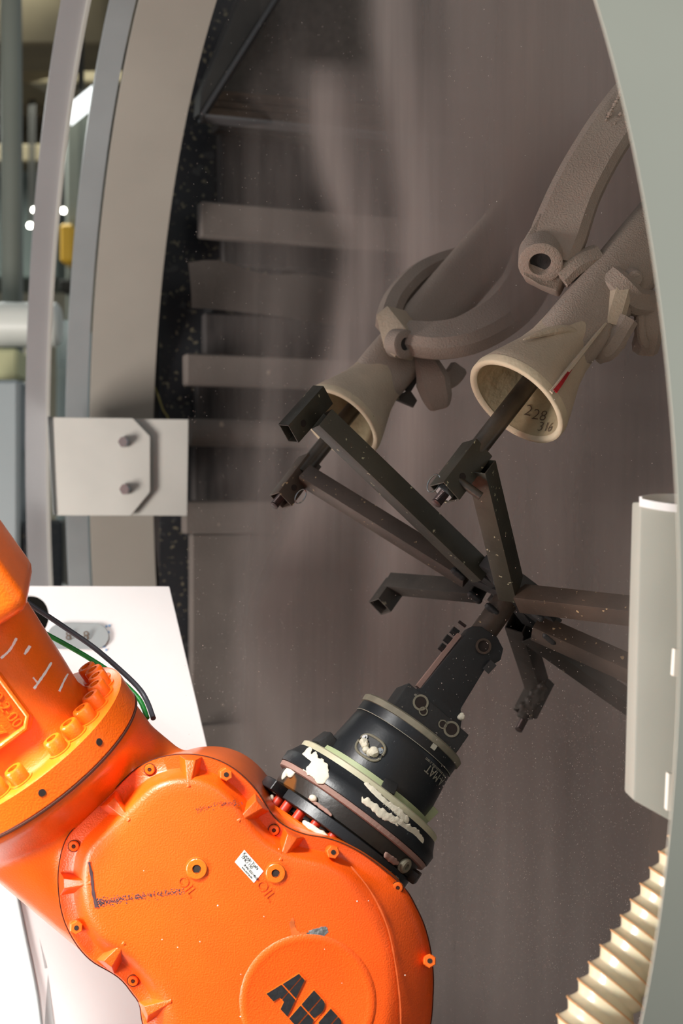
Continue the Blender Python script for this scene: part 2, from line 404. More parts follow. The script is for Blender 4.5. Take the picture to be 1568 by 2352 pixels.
D = 2.98
pl = empty('guard_plate', P(275, 1185, D), 'pale square metal plate with two shiny bolts on the curved bars', 'plate')
bm = bmesh.new(); prism(bm, [P(150, 960, D + .02), P(433, 963, D + .02), P(430, 1185, D + .02), P(150, 1183, D + .02)], (0, .006, 0)); finish('back_plate', bm, M['plate'], pl, bevel=.001, segs=1)
bm = bmesh.new(); prism(bm, [P(122, 958, D), P(305, 960, D), P(345, 1002, D), P(345, 1130, D), P(300, 1185, D), P(130, 1184, D)], (0, .006, 0)); finish('front_plate', bm, M['plate'], pl, bevel=.001, segs=1)
bm = bmesh.new(); prism(bm, [P(108, 956, D - .01), P(122, 958, D), P(130, 1184, D), P(122, 1184, D - .01)], (0, .12, 0)); finish('folded_edge', bm, M['greymetal'], pl, bevel=.001, segs=1)
bm = bmesh.new(); barbox(bm, P(240, 1070, D + .022), P(240, 1070, D + .2), .1, .05); finish('standoff', bm, M['greymetal2'], pl)
for (x, y) in ((287, 1016), (290, 1124)):
    bm = bmesh.new(); o = P(x, y, D + .004)
    lathe(bm, o, (0, -1, 0), [(0, .014), (.003, .014), (.003, .009), (.03, .009)], 20)
    b = finish('bolt', bm, M['bright'], pl)
    bm = bmesh.new(); lathe(bm, o + Vector((0, -.008, 0)), (0, -1, 0), [(0, .012), (.009, .012)], 6); finish('nut', bm, M['bright'], b, smooth=False)

# ------------------------------------------------------------ white sheet panel
wpn = empty('white_machine_panel', P(200, 2352, 2.3) - UP * .4, 'glossy white sheet metal panel behind the orange robot', 'panel')
def wpt(px, py, d=0):   # the panel's own plane
    D0 = 2.45 - (py - 1345) * .00022
    return P(px, py, D0 + d)
outer = [wpt(-300, 1345), wpt(388, 1347), wpt(476, 1720), wpt(640, 2420), wpt(600, 2900), wpt(-300, 2900)]
bm = bmesh.new()
n = 40
hole = [wpt(70 + 42 * math.cos(t), 1415 + 48 * math.sin(t)) for t in [2 * math.pi * i / n for i in range(n)]]
ov = [bm.verts.new(p) for p in outer]; hv = [bm.verts.new(p) for p in hole]
es = [bm.edges.new((ov[i], ov[(i + 1) % len(ov)])) for i in range(len(ov))] + [bm.edges.new((hv[i], hv[(i + 1) % n])) for i in range(n)]
bmesh.ops.triangle_fill(bm, edges=es, use_beauty=True)
bmesh.ops.solidify(bm, geom=bm.faces[:], thickness=.008)
finish('sheet', bm, M['white'], wpn, smooth=False)
bm = bmesh.new(); lathe(bm, wpt(70, 1415, .12), (0, -1, 0), [(0, .05), (.004, .05)], 30); finish('hole_backing', bm, M['facdark'], wpn)
bm = bmesh.new(); o = []
for t in range(24):
    q = 2 * math.pi * t / 24; cx = 180 + (36 if math.cos(q) > 0 else -36)
    o.append(wpt(cx + 34 * math.cos(q), 1461 + 30 * math.sin(q), -.002))
prism(bm, o, (0, -.004, 0)); finish('cover_patch', bm, M['facgrey'], wpn, label='grey oval patch plate')
text('stamp', '8   8', wpt(150, 1470, -.008), (1, 0, 0), (0, -1, 0), .022, .0004, M['ink'], wpn)
# blue sticker scraps round the patch
bm = bmesh.new()
for _ in range(16):
    x = 236 + random.uniform(-6, 16); y = random.uniform(1434, 1496)
    lathe(bm, wpt(x, y, -.001), (0, -1, 0), [(0, .0022), (.0008, .0022)], 5)
finish('blue_scraps', bm, mat('blue_scrap', (120, 160, 200), .7), wpn, kind='stuff')
# folded channel strip on the panel
bm = bmesh.new(); ch = [wpt(0, 1880, -.004), wpt(36, 2005, -.004), wpt(62, 2120, -.004), wpt(90, 2230, -.004), wpt(112, 2420, -.004)]
for i in range(len(ch) - 1):
    barbox(bm, ch[i], ch[i + 1], .028, .006)
finish('channel_strip', bm, M['whitegrey'], wpn)
bm = bmesh.new(); sweep(bm, spline([wpt(12, 1890, -.012), wpt(30, 2005, -.012), wpt(50, 2110, -.012), wpt(86, 2290, -.012), wpt(100, 2420, -.012)], 5), circ(.003, 8)); finish('seam_bead', bm, M['facgrey'], wpn)

# ------------------------------------------------------------ factory behind
def far_box(name, x0, y0, x1, y1, D, th, m, label, cat, bevel=.01, group=None, skew=0, legs=True):
    """a boxy thing that reaches down to the floor on plain legs when it stands clear of it"""
    bm = bmesh.new(); prism(bm, [P(x0, y0, D), P(x1, y0, D), P(x1 + skew, y1, D), P(x0 + skew, y1, D)], (0, th, 0))
    o = finish(name, bm, m, bevel=bevel, segs=1); tag(o, label, cat, group); return o
def far_cyl(name, p0, p1, r, m, label, cat, group=None, seg=20):
    bm = bmesh.new(); d = Vector(p1) - Vector(p0); L = d.length
    lathe(bm, p0, d, [(0, r * .8), (r * .15, r), (L - r * .15, r), (L, r * .8)], seg); o = finish(name, bm, m); return tag(o, label, cat, group)
for k, (y, d) in enumerate(((70, 5.6), (160, 6.6), (238, 7.6), (300, 8.8))):
    z = P(0, y, d).z
    bm = bmesh.new(); barbox(bm, Vector((-6.5, d, z)), Vector((-.4, d, z)), .34, .22, hint=(0, 0, 1)); o = finish('roof_beam', bm, M['facbeam'], bevel=.01, segs=1)
    tag(o, ['brown roof beam across the hall, nearest the ring', 'brown roof beam, second from the ring', 'brown roof beam, third from the ring', 'lowest and farthest brown roof beam'][k], 'beam', 'roof beams')
x = P(30, 0, 4.6)
far_cyl('steel_column', (P(36, 0, 4.6).x, 4.6, 0), (P(22, 0, 4.6).x, 4.6, 4.4), .034, M['facgreen'], 'slim grey green steel column with a bright lamp glint, far left', 'column')
far_box('steel_column', 150, 240, 185, 1340, 6.0, .2, M['facgreen'], 'pale square column seen between the curved guard bars', 'column')
far_box('machine_cabinet', -160, 872, 44, 1420, 3.9, .4, M['facgrey'], 'tall blue-grey cabinet at the left edge beside the robot', 'cabinet')
far_cyl('white_tank', P(-260, 742, 4.3), P(138, 746, 4.3), .066, M['cabwhite'], 'white horizontal tank above the grey cabinet', 'tank')
far_box('fume_duct', -120, 800, 40, 868, 4.5, .3, mat('pale_yellow_insulation', (206, 204, 160), .9), 'pale yellow insulated box under the white tank', 'box')
far_box('hall_partition', 30, 800, 100, 1200, 5.4, .1, M['facwall'], 'beige partition between cabinet and guard bars', 'partition')
for k, (y, r) in enumerate(((889, .014), (1041, .015), (1173, .018))):
    far_cyl('rail', P(36, y, 4.0), P(92, y, 4.0), r, M['cabwhite'], ['upper pale rail beside the grey cabinet', 'middle pale rail beside the grey cabinet', 'lower pale rail beside the grey cabinet'][k], 'rail', 'rails beside the cabinet')
far_box('black_bin', 52, 1195, 96, 1420, 3.9, .3, M['rubber'], 'black box below the rails beside the cabinet', 'bin')
far_box('yellow_box', 137, 513, 166, 602, 5.88, .12, M['yellow'], 'yellow box hanging between the two curved guard bars', 'box')
far_box('grey_cabinet', 128, 735, 176, 2390, 4.8, .3, mat('pale_blue_cabinet', (196, 208, 204), .5), 'pale blue-grey cabinet seen between the guard bars', 'cabinet')
far_box('black_conduit', 134, 640, 166, 668, 5.88, .12, M['facdark'], 'short dark box between the curved guard bars', 'box')
far_box('white_panel_light', 140, 1185, 168, 1345, 4.2, .1, M['cabwhite'], 'white panel standing behind the guard bars low down', 'panel')
bm = bmesh.new(); prism(bm, [P(158, 240, 5.2), P(212, 196, 5.2), P(210, 238, 5.2), P(158, 280, 5.2)], (0, .05, 0)); o = finish('strip_light', bm, emis('strip_glow', (235, 240, 238), 2.0)); tag(o, 'slanting white light panel between the guard bars', 'light')
bm = bmesh.new(); c = P(186, 210, 5.22); barbox(bm, c, Vector((c.x, c.y, 4.4)), .02, .02); finish('hanger', bm, M['facdark'], o)
for k, (x, y, r) in enumerate(((10, 516, 6), (24, 516, 6), (69, 518, 7), (78, 482, 6), (146, 484, 7))):
    bm = bmesh.new(); c = P(x, y, 6.7); bmesh.ops.create_uvsphere(bm, u_segments=12, v_segments=8, radius=r * .9 * 6.7 / F, matrix=Matrix.Translation(c))
    root = empty('high_bay_lamp', c + UP * .05, ['distant round lamp, leftmost of the lamps', 'distant round lamp, second from the left edge', 'distant round lamp right of the slim column, lower one', 'distant round lamp right of the slim column, upper one', 'distant round lamp between the guard bars'][k], 'lamp', 'distant hall lamps')
    finish('bulb', bm, M['lamp'], root)
    bm = bmesh.new(); barbox(bm, c + UP * .02, Vector((c.x, c.y, 4.4)), .012, .012); finish('cord', bm, M['facdark'], root)
far_box('green_machine', -160, 330, 130, 640, 7.4, .5, mat('dark_green_machine', (70, 80, 74), .6, var=.2, vscale=3), 'dark grey-green machine behind the slim column', 'machine')
far_box('gantry_beam', -200, 330, 130, 372, 7.0, .2, M['facbeam'], 'dull brown horizontal gantry beam behind the slim column', 'beam')

# ------------------------------------------------------------ ROBOT
C1b = P(40, 1707, 1.80)
W = Vector((.506, .297, -.81)).normalized()            # along forearm towards the wrist
robot = empty('industrial_robot', (-1.25, 1.25, 0), 'large orange industrial robot arm reaching into the booth', 'robot')
Fa, Fu, Fv = frame(W, (0, -1, 0))   # Fu near side ; Fv third
if (Fv.x) > 0: Fv = -Fv             # Fv: lower-left
# forearm
bm = bmesh.new()
lathe(bm, C1b, -W, [(-.005, .116), (.004, .108), (.02, .104), (.06, .107), (.16, .113), (.30, .118), (1.05, .135), (1.07, .12)], 72)
fore = finish('forearm', bm, M['orange'], robot, angle=50)
# shoulder lump at upper left
bm = bmesh.new(); q = P(-60, 1370, 1.70)
barbox(bm, q - W * .22, q + W * .030, .13, .16); finish('forearm_boss', bm, M['orange'], robot, bevel=.02, segs=4)
# elbow, lower arm and base (mostly outside the picture)
E0 = C1b - W * 1.0
bm = bmesh.new(); lathe(bm, E0 + Vector((.0, .18, 0)), (0, -1, 0), [(0, .15), (.02, .17), (.34, .17), (.36, .15)], 40); finish('elbow', bm, M['orange'], robot)
bm = bmesh.new(); barbox(bm, E0 + Vector((0, .25, 0)), Vector((-1.25, 1.45, .55)), .26, .16); finish('lower_arm', bm, M['orange'], robot, bevel=.03, segs=3)
bm = bmesh.new(); lathe(bm, (-1.25, 1.25, 0), (0, 0, 1), [(0, .34), (.06, .34), (.08, .26), (.4, .24), (.5, .27), (.62, .2)], 40); finish('base', bm, M['orange'], robot)
# flange ring
bm = bmesh.new(); lathe(bm, C1b, W, [(0, .098), (0, .148), (.002, .152), (.034, .152), (.036, .150)], 96); finish('flange_ring', bm, M['orange'], robot, angle=40)
bm = bmesh.new(); lathe(bm, C1b, W, [(.0355, .151), (.0365, .1522), (.0385, .1522), (.0395, .151)], 96, cap=False); finish('flange_seam', bm, M['seam'], robot)
# flange bolts
bmx = bmesh.new()
lathe(bmx, (0, 0, 0), (0, 0, 1), [(0, .0115), (.0015, .0118), (.017, .0118), (.019, .0105), (.019, .0062)], 28, cap=False)
lathe(bmx, (0, 0, 0), (0, 0, 1), [(.019, .0062), (.009, .0062)], 6, cap=False)
lathe(bmx, (0, 0, 0), (0, 0, 1), [(0, .0150), (.0015, .0150), (.0016, .0118)], 28, cap=False)
me_b = None
for i in range(-2, 12):
    if i == 3: continue
    a = R(18.5 - 12.5 * i)
    pos = C1b + Fu * math.cos(a) * .128 + Fv * math.sin(a) * .128
    z = -W; x = (Fu - z * Fu.dot(z)).normalized(); y = z.cross(x)
    mx = Matrix((x, y, z)).transposed().to_4x4(); mx.translation = pos
    if me_b is None:
        b = finish('flange_bolt', bmx, M['orange'], robot, angle=40); me_b = b
        b.matrix_basis = mx; hb = bmesh.new(); lathe(hb, (0, 0, .009), (0, 0, 1), [(0, .0062), (.001, .0062)], 6)
        s = finish('hex_socket', hb, M['hole'], None, smooth=False); s.parent = b; me_s = s
    else:
        b = copy(me_b, robot, mx)
        s = me_s.copy(); col.objects.link(s); s.parent = b; s.matrix_parent_inverse = Matrix()
me_s.matrix_parent_inverse = Matrix()
for a in (-12, -46, 22):
    q = R(a); n = Fu * math.cos(q) + Fv * math.sin(q)
    bm = bmesh.new(); lathe(bm, C1b + W * .018 + n * .1505, n, [(0, .0045), (.0021, .0045)], 16); finish('ring_hole', bm, M['hole'], robot)

# cover outline (traced, in px at the flange plane)
OUT = [(328,2352),(322,2300),(309,2290),(291,2262),(268,2240),(236,2222),(214,2210),(189,2186),(166,2153),(147,2112),(137,2065),(134,2015),(138,1975),(147,1940),(160,1914),(202,1873),(268,1809),(303,1774),(340,1750),(387,1736),(438,1733),(488,1742),(533,1763),(573,1797),(602,1833),(616,1861),(640,1889),(675,1909),(710,1920),(747,1925),(784,1937),(828,1959),(869,1988),(906,2019),(935,2047),(953,2081),(971,2118),(986,2171),(994,2236),(993,2294),(988,2352),(968,2430),(930,2505),(870,2570),(780,2615),(660,2620),(540,2580),(440,2510),(365,2430)]
cd = [Vector((x, y)) for x, y in OUT]
dense = spline([(x, y, 0) for x, y in OUT], 12, closed=True)
# resample by arclength
pp = np.array([(p.x, p.y) for p in dense]); seg = np.hypot(*(np.roll(pp, -1, 0) - pp).T); cum = np.r_[0, np.cumsum(seg)]
NN = 420; tt = np.linspace(0, cum[-1], NN, endpoint=False)
ppc = np.vstack([pp, pp[:1]]); OX = np.interp(tt, cum, ppc[:, 0]); OY = np.interp(tt, cum, ppc[:, 1])
def gs(a, s):
    k = np.exp(-.5 * (np.arange(-3 * s, 3 * s + 1) / s) ** 2); k /= k.sum()
    return np.convolve(np.r_[a[-3 * s:], a, a[:3 * s]], k, 'valid')
OX, OY = gs(OX, 2), gs(OY, 2)
sx, sy = gs(OX, 7), gs(OY, 7)
tx = np.roll(sx, -1) - np.roll(sx, 1); ty = np.roll(sy, -1) - np.roll(sy, 1); ln = np.hypot(tx, ty); tx /= ln; ty /= ln
NX, NY = -ty, tx                               # inward normal (outline is clockwise on screen)
area2 = np.sum(OX * np.roll(OY, -1) - OY * np.roll(OX, -1))
if area2 < 0: NX, NY = -NX, -NY
DF = 1.752                                     # flange plane distance
def CP(x, y, h):                               # h metres proud of the flange plane
    return P(x, y, DF - h)
# right-hand weight: 0 = stepped flange, 1 = blended slope
wr = np.clip((OX - 840) / 70, 0, 1) * (OY > 1930) + (OY > 2380) * 1.0
wr = gs(np.clip(wr, 0, 1), 8)
pa = [(0, -.004), (2, 0), (30, .001), (35, .004), (50, .028), (58, .0335), (68, .0355), (90, .0362)]
pb = [(0, -.004), (3, .002), (14, .0095), (34, .018), (62, .027), (86, .0335), (98, .0356), (110, .0362)]
bm = bmesh.new(); rings = []
back = [bm.verts.new(CP(OX[i], OY[i], -.014)) for i in range(NN)]; rings.append(back)
for (da, ha), (db, hb_) in zip(pa, pb):
    dd = da * (1 - wr) + db * wr; hh = ha * (1 - wr) + hb_ * wr
    X = gs(OX + NX * dd, 3 if da > 20 else 1); Y = gs(OY + NY * dd, 3 if da > 20 else 1)
    rings.append([bm.verts.new(CP(X[i], Y[i], hh[i])) for i in range(NN)])
for A, B in zip(rings, rings[1:]):
    for i in range(NN): bm.faces.new((A[i], A[(i + 1) % NN], B[(i + 1) % NN], B[i]))
f = bm.faces.new(rings[-1]); bmesh.ops.triangulate(bm, faces=[f])
cover = finish('cover_plate', bm, M['orange2'], robot, angle=50)
HP = .0362
# raised boss disc with rolled rim
bc = (707, 2302)
bm = bmesh.new(); o = CP(bc[0], bc[1], HP); rr = 152 * DF / F
lathe(bm, o, (0, -1, 0), [(-.002, rr + .003), (.0002, rr + .001), (.0011, rr - .002), (.0016, rr - .005), (.0009, rr - .009), (.0003, rr - .012), (.0002, .001)], 120)
boss = finish('badge_boss', bm, M['orange2'], robot, angle=60)
HB = HP + .0003
# seam line around cover
bm = bmesh.new(); sec = [CP(OX[i] - NX[i] * 1.2, OY[i] - NY[i] * 1.2, -.0055) for i in range(0, NN, 2)]
sweep(bm, sec, circ(.0007, 5), closed=True); finish('cover_seam', bm, M['seam'], robot)
# ribs
def near_i(x, y): return int(np.argmin((OX - x) ** 2 + (OY - y) ** 2))
for (x, y, wd_) in ((437, 1733, 1), (245, 1832, 1), (136, 2030, 1), (240, 2222, 1), (318, 2330, 1), (606, 1838, 1), (675, 1909, 1)):
    i = near_i(x, y); n = np.array((NX[i], NY[i])); t = np.array((-n[1], n[0])); o = np.array((OX[i], OY[i]))
    q = lambda d, s, h: CP(*(o + n * d + t * s), h)
    bm = bmesh.new()
    vs = [q(3, -27, .0005), q(3, 27, .0005), q(12, 12, .022), q(12, -12, .022), q(78, -12, .034), q(78, 12, .034), q(74, 2, .0370), q(74, -2, .0370), q(38, -22, .001), q(38, 22, .001)]
    v = [bm.verts.new(p) for p in vs]
    for fc in ((0, 1, 2, 3), (0, 3, 7, 4, 8), (1, 9, 5, 6, 2), (3, 2, 6, 7), (4, 7, 6, 5), (0, 8, 9, 1), (8, 4, 5, 9)):
        bm.faces.new([v[k] for k in fc])
    finish('rib', bm, M['orange2'], robot, bevel=.0022, segs=3, angle=60)
# button screws
def torx(x, y, h, r, par):
    o = CP(x, y, h)
    bm = bmesh.new(); lathe(bm, o, (0, -1, 0), [(0, r), (.0012, r), (.0028, r * .85), (.0032, r * .5), (.0032, r * .38), (.001, r * .36)], 26); s = finish('cover_screw', bm, M['orange'], par)
    bm = bmesh.new(); lathe(bm, o + Vector((0, -.0005, 0)), (0, -1, 0), [(0, r * 1.13), (.0006, r * 1.13)], 26); finish('screw_gap', bm, M['seam'], s)
    bm = bmesh.new(); pts = []
    for k in range(12):
        rr_ = r * (.36 if k % 2 else .22); a = k * math.pi / 6; pts.append(o + Vector((rr_ * math.cos(a), -.0034, rr_ * math.sin(a))))
    prism(bm, pts, (0, .0006, 0)); finish('torx_recess', bm, M['seam'], s, smooth=False)
for (x, y) in ((344, 1767), (170, 1943), (306, 2252), (629, 1906), (913, 2038)):
    torx(x, y, .0012 if x != 913 else .004, .0066, robot)
for (x, y, dx, dy, h) in ((172, 2126, 8, 12, .0), (515, 1777, 10, 5, .0), (760, 1955, 12, 6, .004), (984, 2207, 6, 0, .004)):
    o = CP(x, y, h); ax = (CP(x + dx * .5, y + dy * .5, h + .022) - o)
    bm = bmesh.new(); lathe(bm, o, ax, [(0, .0078), (.012, .0078)], 24); lathe(bm, o + ax.normalized() * .011, ax, [(0, .0082), (.008, .0082), (.009, .0072), (.009, .003), (.004, .003)], 6)
    s = finish('hex_standoff', bm, M['orange'], robot, angle=20)
    bm = bmesh.new(); lathe(bm, o + ax.normalized() * .0165, ax, [(0, .0030), (.004, .0030)], 16); finish('standoff_hole', bm, M['hole'], s)
# oil plugs
for (x, y, r) in ((452, 1995, 24), (633, 2005, 22.5)):
    o = CP(x, y, HP); rw = r * DF / F
    bm = bmesh.new(); lathe(bm, o, (0, -1, 0), [(-.001, rw * 1.12), (.0005, rw * 1.08), (.0005, rw)], 48, cap=False); lathe(bm, o, (0, -1, 0), [(0, rw * .97), (.0022, rw * .97), (.0028, rw * .90), (.0028, rw * .42)], 48, cap=False)
    lathe(bm, o, (0, -1, 0), [(.0028, rw * .42), (-.0, rw * .38)], 6, cap=False)
    s = finish('oil_plug', bm, M['orange'], robot, angle=30)
    bm = bmesh.new(); lathe(bm, o, (0, -1, 0), [(.0002, rw * 1.0), (.0006, rw * 1.0)], 40); finish('plug_gap', bm, M['seam'], s)
    bm = bmesh.new(); lathe(bm, o + Vector((0, -.0008, 0)), (0, -1, 0), [(0, rw * .41), (.0012, rw * .41)], 6); finish('hex_socket', bm, M['hole'], s, smooth=False)
    # raised word OIL on a small pad
    d = Vector((.62, 0, -.78))
    text('raised_lettering', 'OIL', CP(x - 48, y + 18 + 8, HP - .0002), d, (0, -1, 0), .0175, .0011, M['orange2'], robot, 1.0)
# logo blocks
LX = Vector((.675, 0, -.738)); LY = Vector((.66, 0, .751))
LO = CP(612, 2282, HB + .0001)                    # lower-left foot of the first letter
LH = 86 * (DF - HP) / F                                 # letter height
def glyph(polys, x0, w):
    for poly in polys:
        bm = bmesh.new(); prism(bm, [LO + LX * (x0 + px_ * w) + LY * (py_ * LH) for px_, py_ in poly], (0, -.0014, 0))
        finish('letter_block', bm, M['logo'], boss, smooth=False)
g = .018
A_ = [[(0, 0), (.33, 0), (.40, .20), (.5 - g, .20), (.5 - g, .46), (.17, .46)],
      [(.17 + g, .5), (.5 - g, .5), (.5 - g, 1), (.36, 1)],
      [(.5 + g, .2), (.60, .20), (.67, 0), (1, 0), (.83, .46), (.5 + g, .46)],
      [(.5 + g, .5), (.81, .5), (.64, 1), (.5 + g, 1)]]
def arcp(cx, cy, rx, ry, a0, a1, n=8): return [(cx + rx * math.cos(R(a0 + (a1 - a0) * i / n)), cy + ry * math.sin(R(a0 + (a1 - a0) * i / n))) for i in range(n + 1)]
B_ = [[(0, 0), (.44, 0), (.44, .46), (0, .46)], [(0, .5), (.44, .5), (.44, 1), (0, 1)],
      [(.5, 0)] + arcp(.62, .24, .36, .24, -90, 40) + [(.84, .46), (.5, .46)],
      [(.5, .5), (.82, .5)] + arcp(.60, .76, .30, .24, -30, 90) + [(.5, 1)]]
lw = LH / 86
glyph(A_, 0, lw * 71); glyph(B_, lw * 77, lw * 52); glyph(B_, lw * 134, lw * 52)
bm = bmesh.new()
for x0, w_ in ((0, lw * 71), (lw * 77, lw * 52), (lw * 134, lw * 52)):
    polys = {0: [(-.03, -.02), (.36, -.02), (.42, .17), (.58, .17), (.64, -.02), (1.03, -.02), (.66, 1.03), (.34, 1.03)]}.get(0) if x0 == 0 else [(-.04, -.02)] + [(.5, -.02)] + arcp(.62, .24, .41, .27, -90, 40) + arcp(.60, .76, .35, .27, -10, 90) + [(-.04, 1.03)]
    prism(bm, [LO + LX * (x0 + a * w_) + LY * (b * LH) for a, b in polys], (0, -.0005, 0))
finish('letter_backing', bm, M['orange'], boss, smooth=False)
# sticker
c0, c1, c2, c3 = [CP(*q, HP + .0002) for q in ((561, 1952), (605, 2001), (583, 2028), (539, 1980))]
bm = bmesh.new(); prism(bm, [c0, c1, c2, c3], (0, -.0004, 0)); st = finish('label_sticker', bm, M['sticker'], robot, smooth=False, bevel=.0002, segs=1)
xd = (c1 - c0).normalized(); yd = (c0 - c3).normalized(); nrm = Vector((0, -1, 0)); Hs = (c0 - c3).length
for (s, yy, sz) in (('Kyodo Yushi', .73, .0058), ('TMO 150', .50, .0056), ('3HAC032140-001', .28, .0042), ('3HAC032726-001', .08, .0029)):
    text('sticker_print', s, c3 + yd * Hs * yy + xd * (.0012 if sz > .005 else .010) + nrm * .0006, xd, nrm, sz, .0001, M['print'], st, .86)
# marks on the cover
def mark(name, pts, w, m, h=HP, par=robot, th=.0004, jag=0):
    bm = bmesh.new(); P3 = [CP(x, y, h + th / 2) for x, y in pts]
    P3 = spline(P3, 5)
    if jag: P3 = [p + Vector((random.uniform(-jag, jag), 0, random.uniform(-jag, jag))) for p in P3]
    sc_ = [random.uniform(.5, 1.2) for _ in P3]
    sweep(bm, P3, rect(w, th), hint=(0, -1, 0), scales=sc_); return finish(name, bm, m, par, smooth=False)
mark('scuff_mark', [(204, 1980), (210, 2010), (214, 2050), (221, 2084)], .0040, M['scuff'], h=HP + .0002)
bm = bmesh.new()
for k in range(420):
    t = random.random() ** 1.6; x = 224 + t * 200 + random.gauss(0, 4); y = 2074 - t * 28 + random.gauss(0, 5 - 1.5 * t)
    lathe(bm, CP(x, y, HP - .0001), (0, -1, 0), [(0, random.uniform(.0004, .0013)), (.0004, .0004)], 5)
for k in range(110):
    x = random.uniform(450, 560); y = 1862 - (x - 450) * .32 + random.gauss(0, 3) + max(0, x - 500) * .3
    lathe(bm, CP(x, y, HP), (0, -1, 0), [(0, random.uniform(.0003, .0007)), (.0004, .0003)], 5)
finish('scuff_specks', bm, M['scuff'], robot, smooth=False, kind='stuff')
def patch(name, pts, m, h, th=.0003, sub=6, j=1.6):
    q = spline([(x, y, 0) for x, y in pts], sub, closed=True)
    bm = bmesh.new(); prism(bm, [CP(p.x + random.uniform(-j, j), p.y + random.uniform(-j, j), h) for p in q], (0, -th, 0)); return finish(name, bm, m, robot, smooth=False)
patch('bare_chip', [(704, 2150), (712, 2136), (735, 2130), (748, 2128), (753, 2142), (740, 2150), (720, 2152)], M['chip'], HP)
patch('ochre_scrape', [(668, 2112), (664, 2122), (668, 2140), (676, 2157), (700, 2152), (706, 2140), (690, 2142), (678, 2128), (674, 2108)], M['ochre'], HP)
bm = bmesh.new()
for (x, y) in ((459, 2163), (606, 2184), (408, 2176), (606, 2105), (820, 2070), (846, 2069), (553, 2238), (745, 2180), (372, 2158), (552, 2335), (785, 2258), (640, 1950), (500, 2080), (330, 2000), (930, 2240), (880, 2200)):
    lathe(bm, CP(x, y, HP - (.004 if x > 860 else 0)), (random.uniform(-.1, .1), -1, 0), [(0, random.uniform(.0005, .0011)), (.0004, .0005)], 7)
finish('paint_flecks', bm, M['paintdot'], robot, kind='stuff')
# fold line of the casting on the right
mark('casting_line', [(806, 1990), (850, 2046), (886, 2120), (905, 2200), (918, 2300), (920, 2380)], .0020, mat('dull_orange', (214, 92, 34), .6), h=HP - .0010, th=.0012)  # narrow strip of duller orange along the fold

# wrist housing: hulls fused by remesh
bm = bmesh.new()
f1 = [bm.verts.new(CP(OX[i] - NX[i] * .0, OY[i], -.010)) for i in range(0, NN, 4)]
cxm = P(560, 2150, DF); b2 = []
for v in f1:
    p = v.co.copy(); q = cxm + (p - cxm) * .86; q.y = 2.02; b2.append(bm.verts.new(q))
mm = len(f1)
for i in range(mm): bm.faces.new((f1[i], f1[(i + 1) % mm], b2[(i + 1) % mm], b2[i]))
fa = bm.faces.new(f1); fb = bm.faces.new(b2[::-1]); bmesh.ops.triangulate(bm, faces=[fa, fb])
def sph(x, y, Dd, r):
    c = P(x, y, Dd)
    return [c + Vector((math.sin(math.pi * j / 8) * math.cos(2 * math.pi * i / 14), math.sin(math.pi * j / 8) * math.sin(2 * math.pi * i / 14), math.cos(math.pi * j / 8))) * r for i in range(14) for j in range(1, 8)]
def ell(t, ru, rv, sh=0):
    return [C1b + W * t - Fu * sh + Fu * math.cos(2 * math.pi * i / 40) * ru + Fv * math.sin(2 * math.pi * i / 40) * rv for i in range(40)]
def hull_into(bm, pts):
    hb = bmesh.new()
    for v in pts: hb.verts.new(v)
    bmesh.ops.convex_hull(hb, input=hb.verts[:])
    bmesh.ops.delete(hb, geom=[v for v in hb.verts if not v.link_faces], context='VERTS')
    t_ = bpy.data.meshes.new('tmp'); hb.to_mesh(t_); hb.free(); bm.from_mesh(t_); bpy.data.meshes.remove(t_)
hull_into(bm, ell(.038, .147, .147) + ell(.05, .142, .147) + ell(.115, .100, .142, .035))
hull_into(bm, ell(.10, .104, .144, .032) + sph(470, 1975, 1.905, .090) + sph(300, 2060, 1.89, .092))
hs = finish('wrist_housing', bm, M['orange'], robot)
rm = hs.modifiers.new('remesh', 'REMESH'); rm.mode = 'VOXEL'; rm.voxel_size = .0055; rm.use_smooth_shade = True
sm = hs.modifiers.new('smooth', 'SMOOTH'); sm.iterations = 14; sm.factor = .5
# forearm cast lettering and pad
fc = P(62, 1590, 1.70); ndir = (Fu * .93 - Fv * .28).normalized()
pad_o = C1b - W * .085
def FS(t, s, h=.0):   # t back along the forearm from the flange, s around towards upper right (metres), h above the skin
    a = s / .108; n = Fu * math.cos(a) - Fv * math.sin(a)
    rad = .1065 + .03 * max(0, t - .05) * .9
    return C1b - W * t + n * (rad + h), n
def fore_text(s, t, sh, size, par=fore):
    o, n = FS(t, sh, .0005)
    return text('cast_lettering', s, o, W, n, size, .0022, M['orange'], robot, .95)
# flat raised pad
bm = bmesh.new()
o0, n0 = FS(.10, .030)
def padpt(u, v, h): return o0 + W * u + (n0.cross(W)).normalized() * v + n0 * h
if (n0.cross(W)).x < 0: PS = -1
else: PS = 1
def pad(u, v, h): return o0 + W * u + (n0.cross(W)).normalized() * v * PS + n0 * h
prism(bm, [pad(-.26, -.062, 0), pad(.052, -.062, 0), pad(.062, -.05, 0), pad(.062, .024, 0), pad(.052, .034, 0), pad(-.26, .034, 0)], n0 * -.02)
finish('cast_pad', bm, M['orange'], robot, bevel=.004, segs=3)
bm = bmesh.new(); fr = [pad(-.26, .029, .0015), pad(.045, .029, .0015), pad(.056, .018, .0015), pad(.056, -.048, .0015), pad(.046, -.058, .0015), pad(-.26, -.058, .0015)]
sweep(bm, fr, circ(.0038, 10), hint=n0); finish('pad_frame', bm, M['orange'], robot)
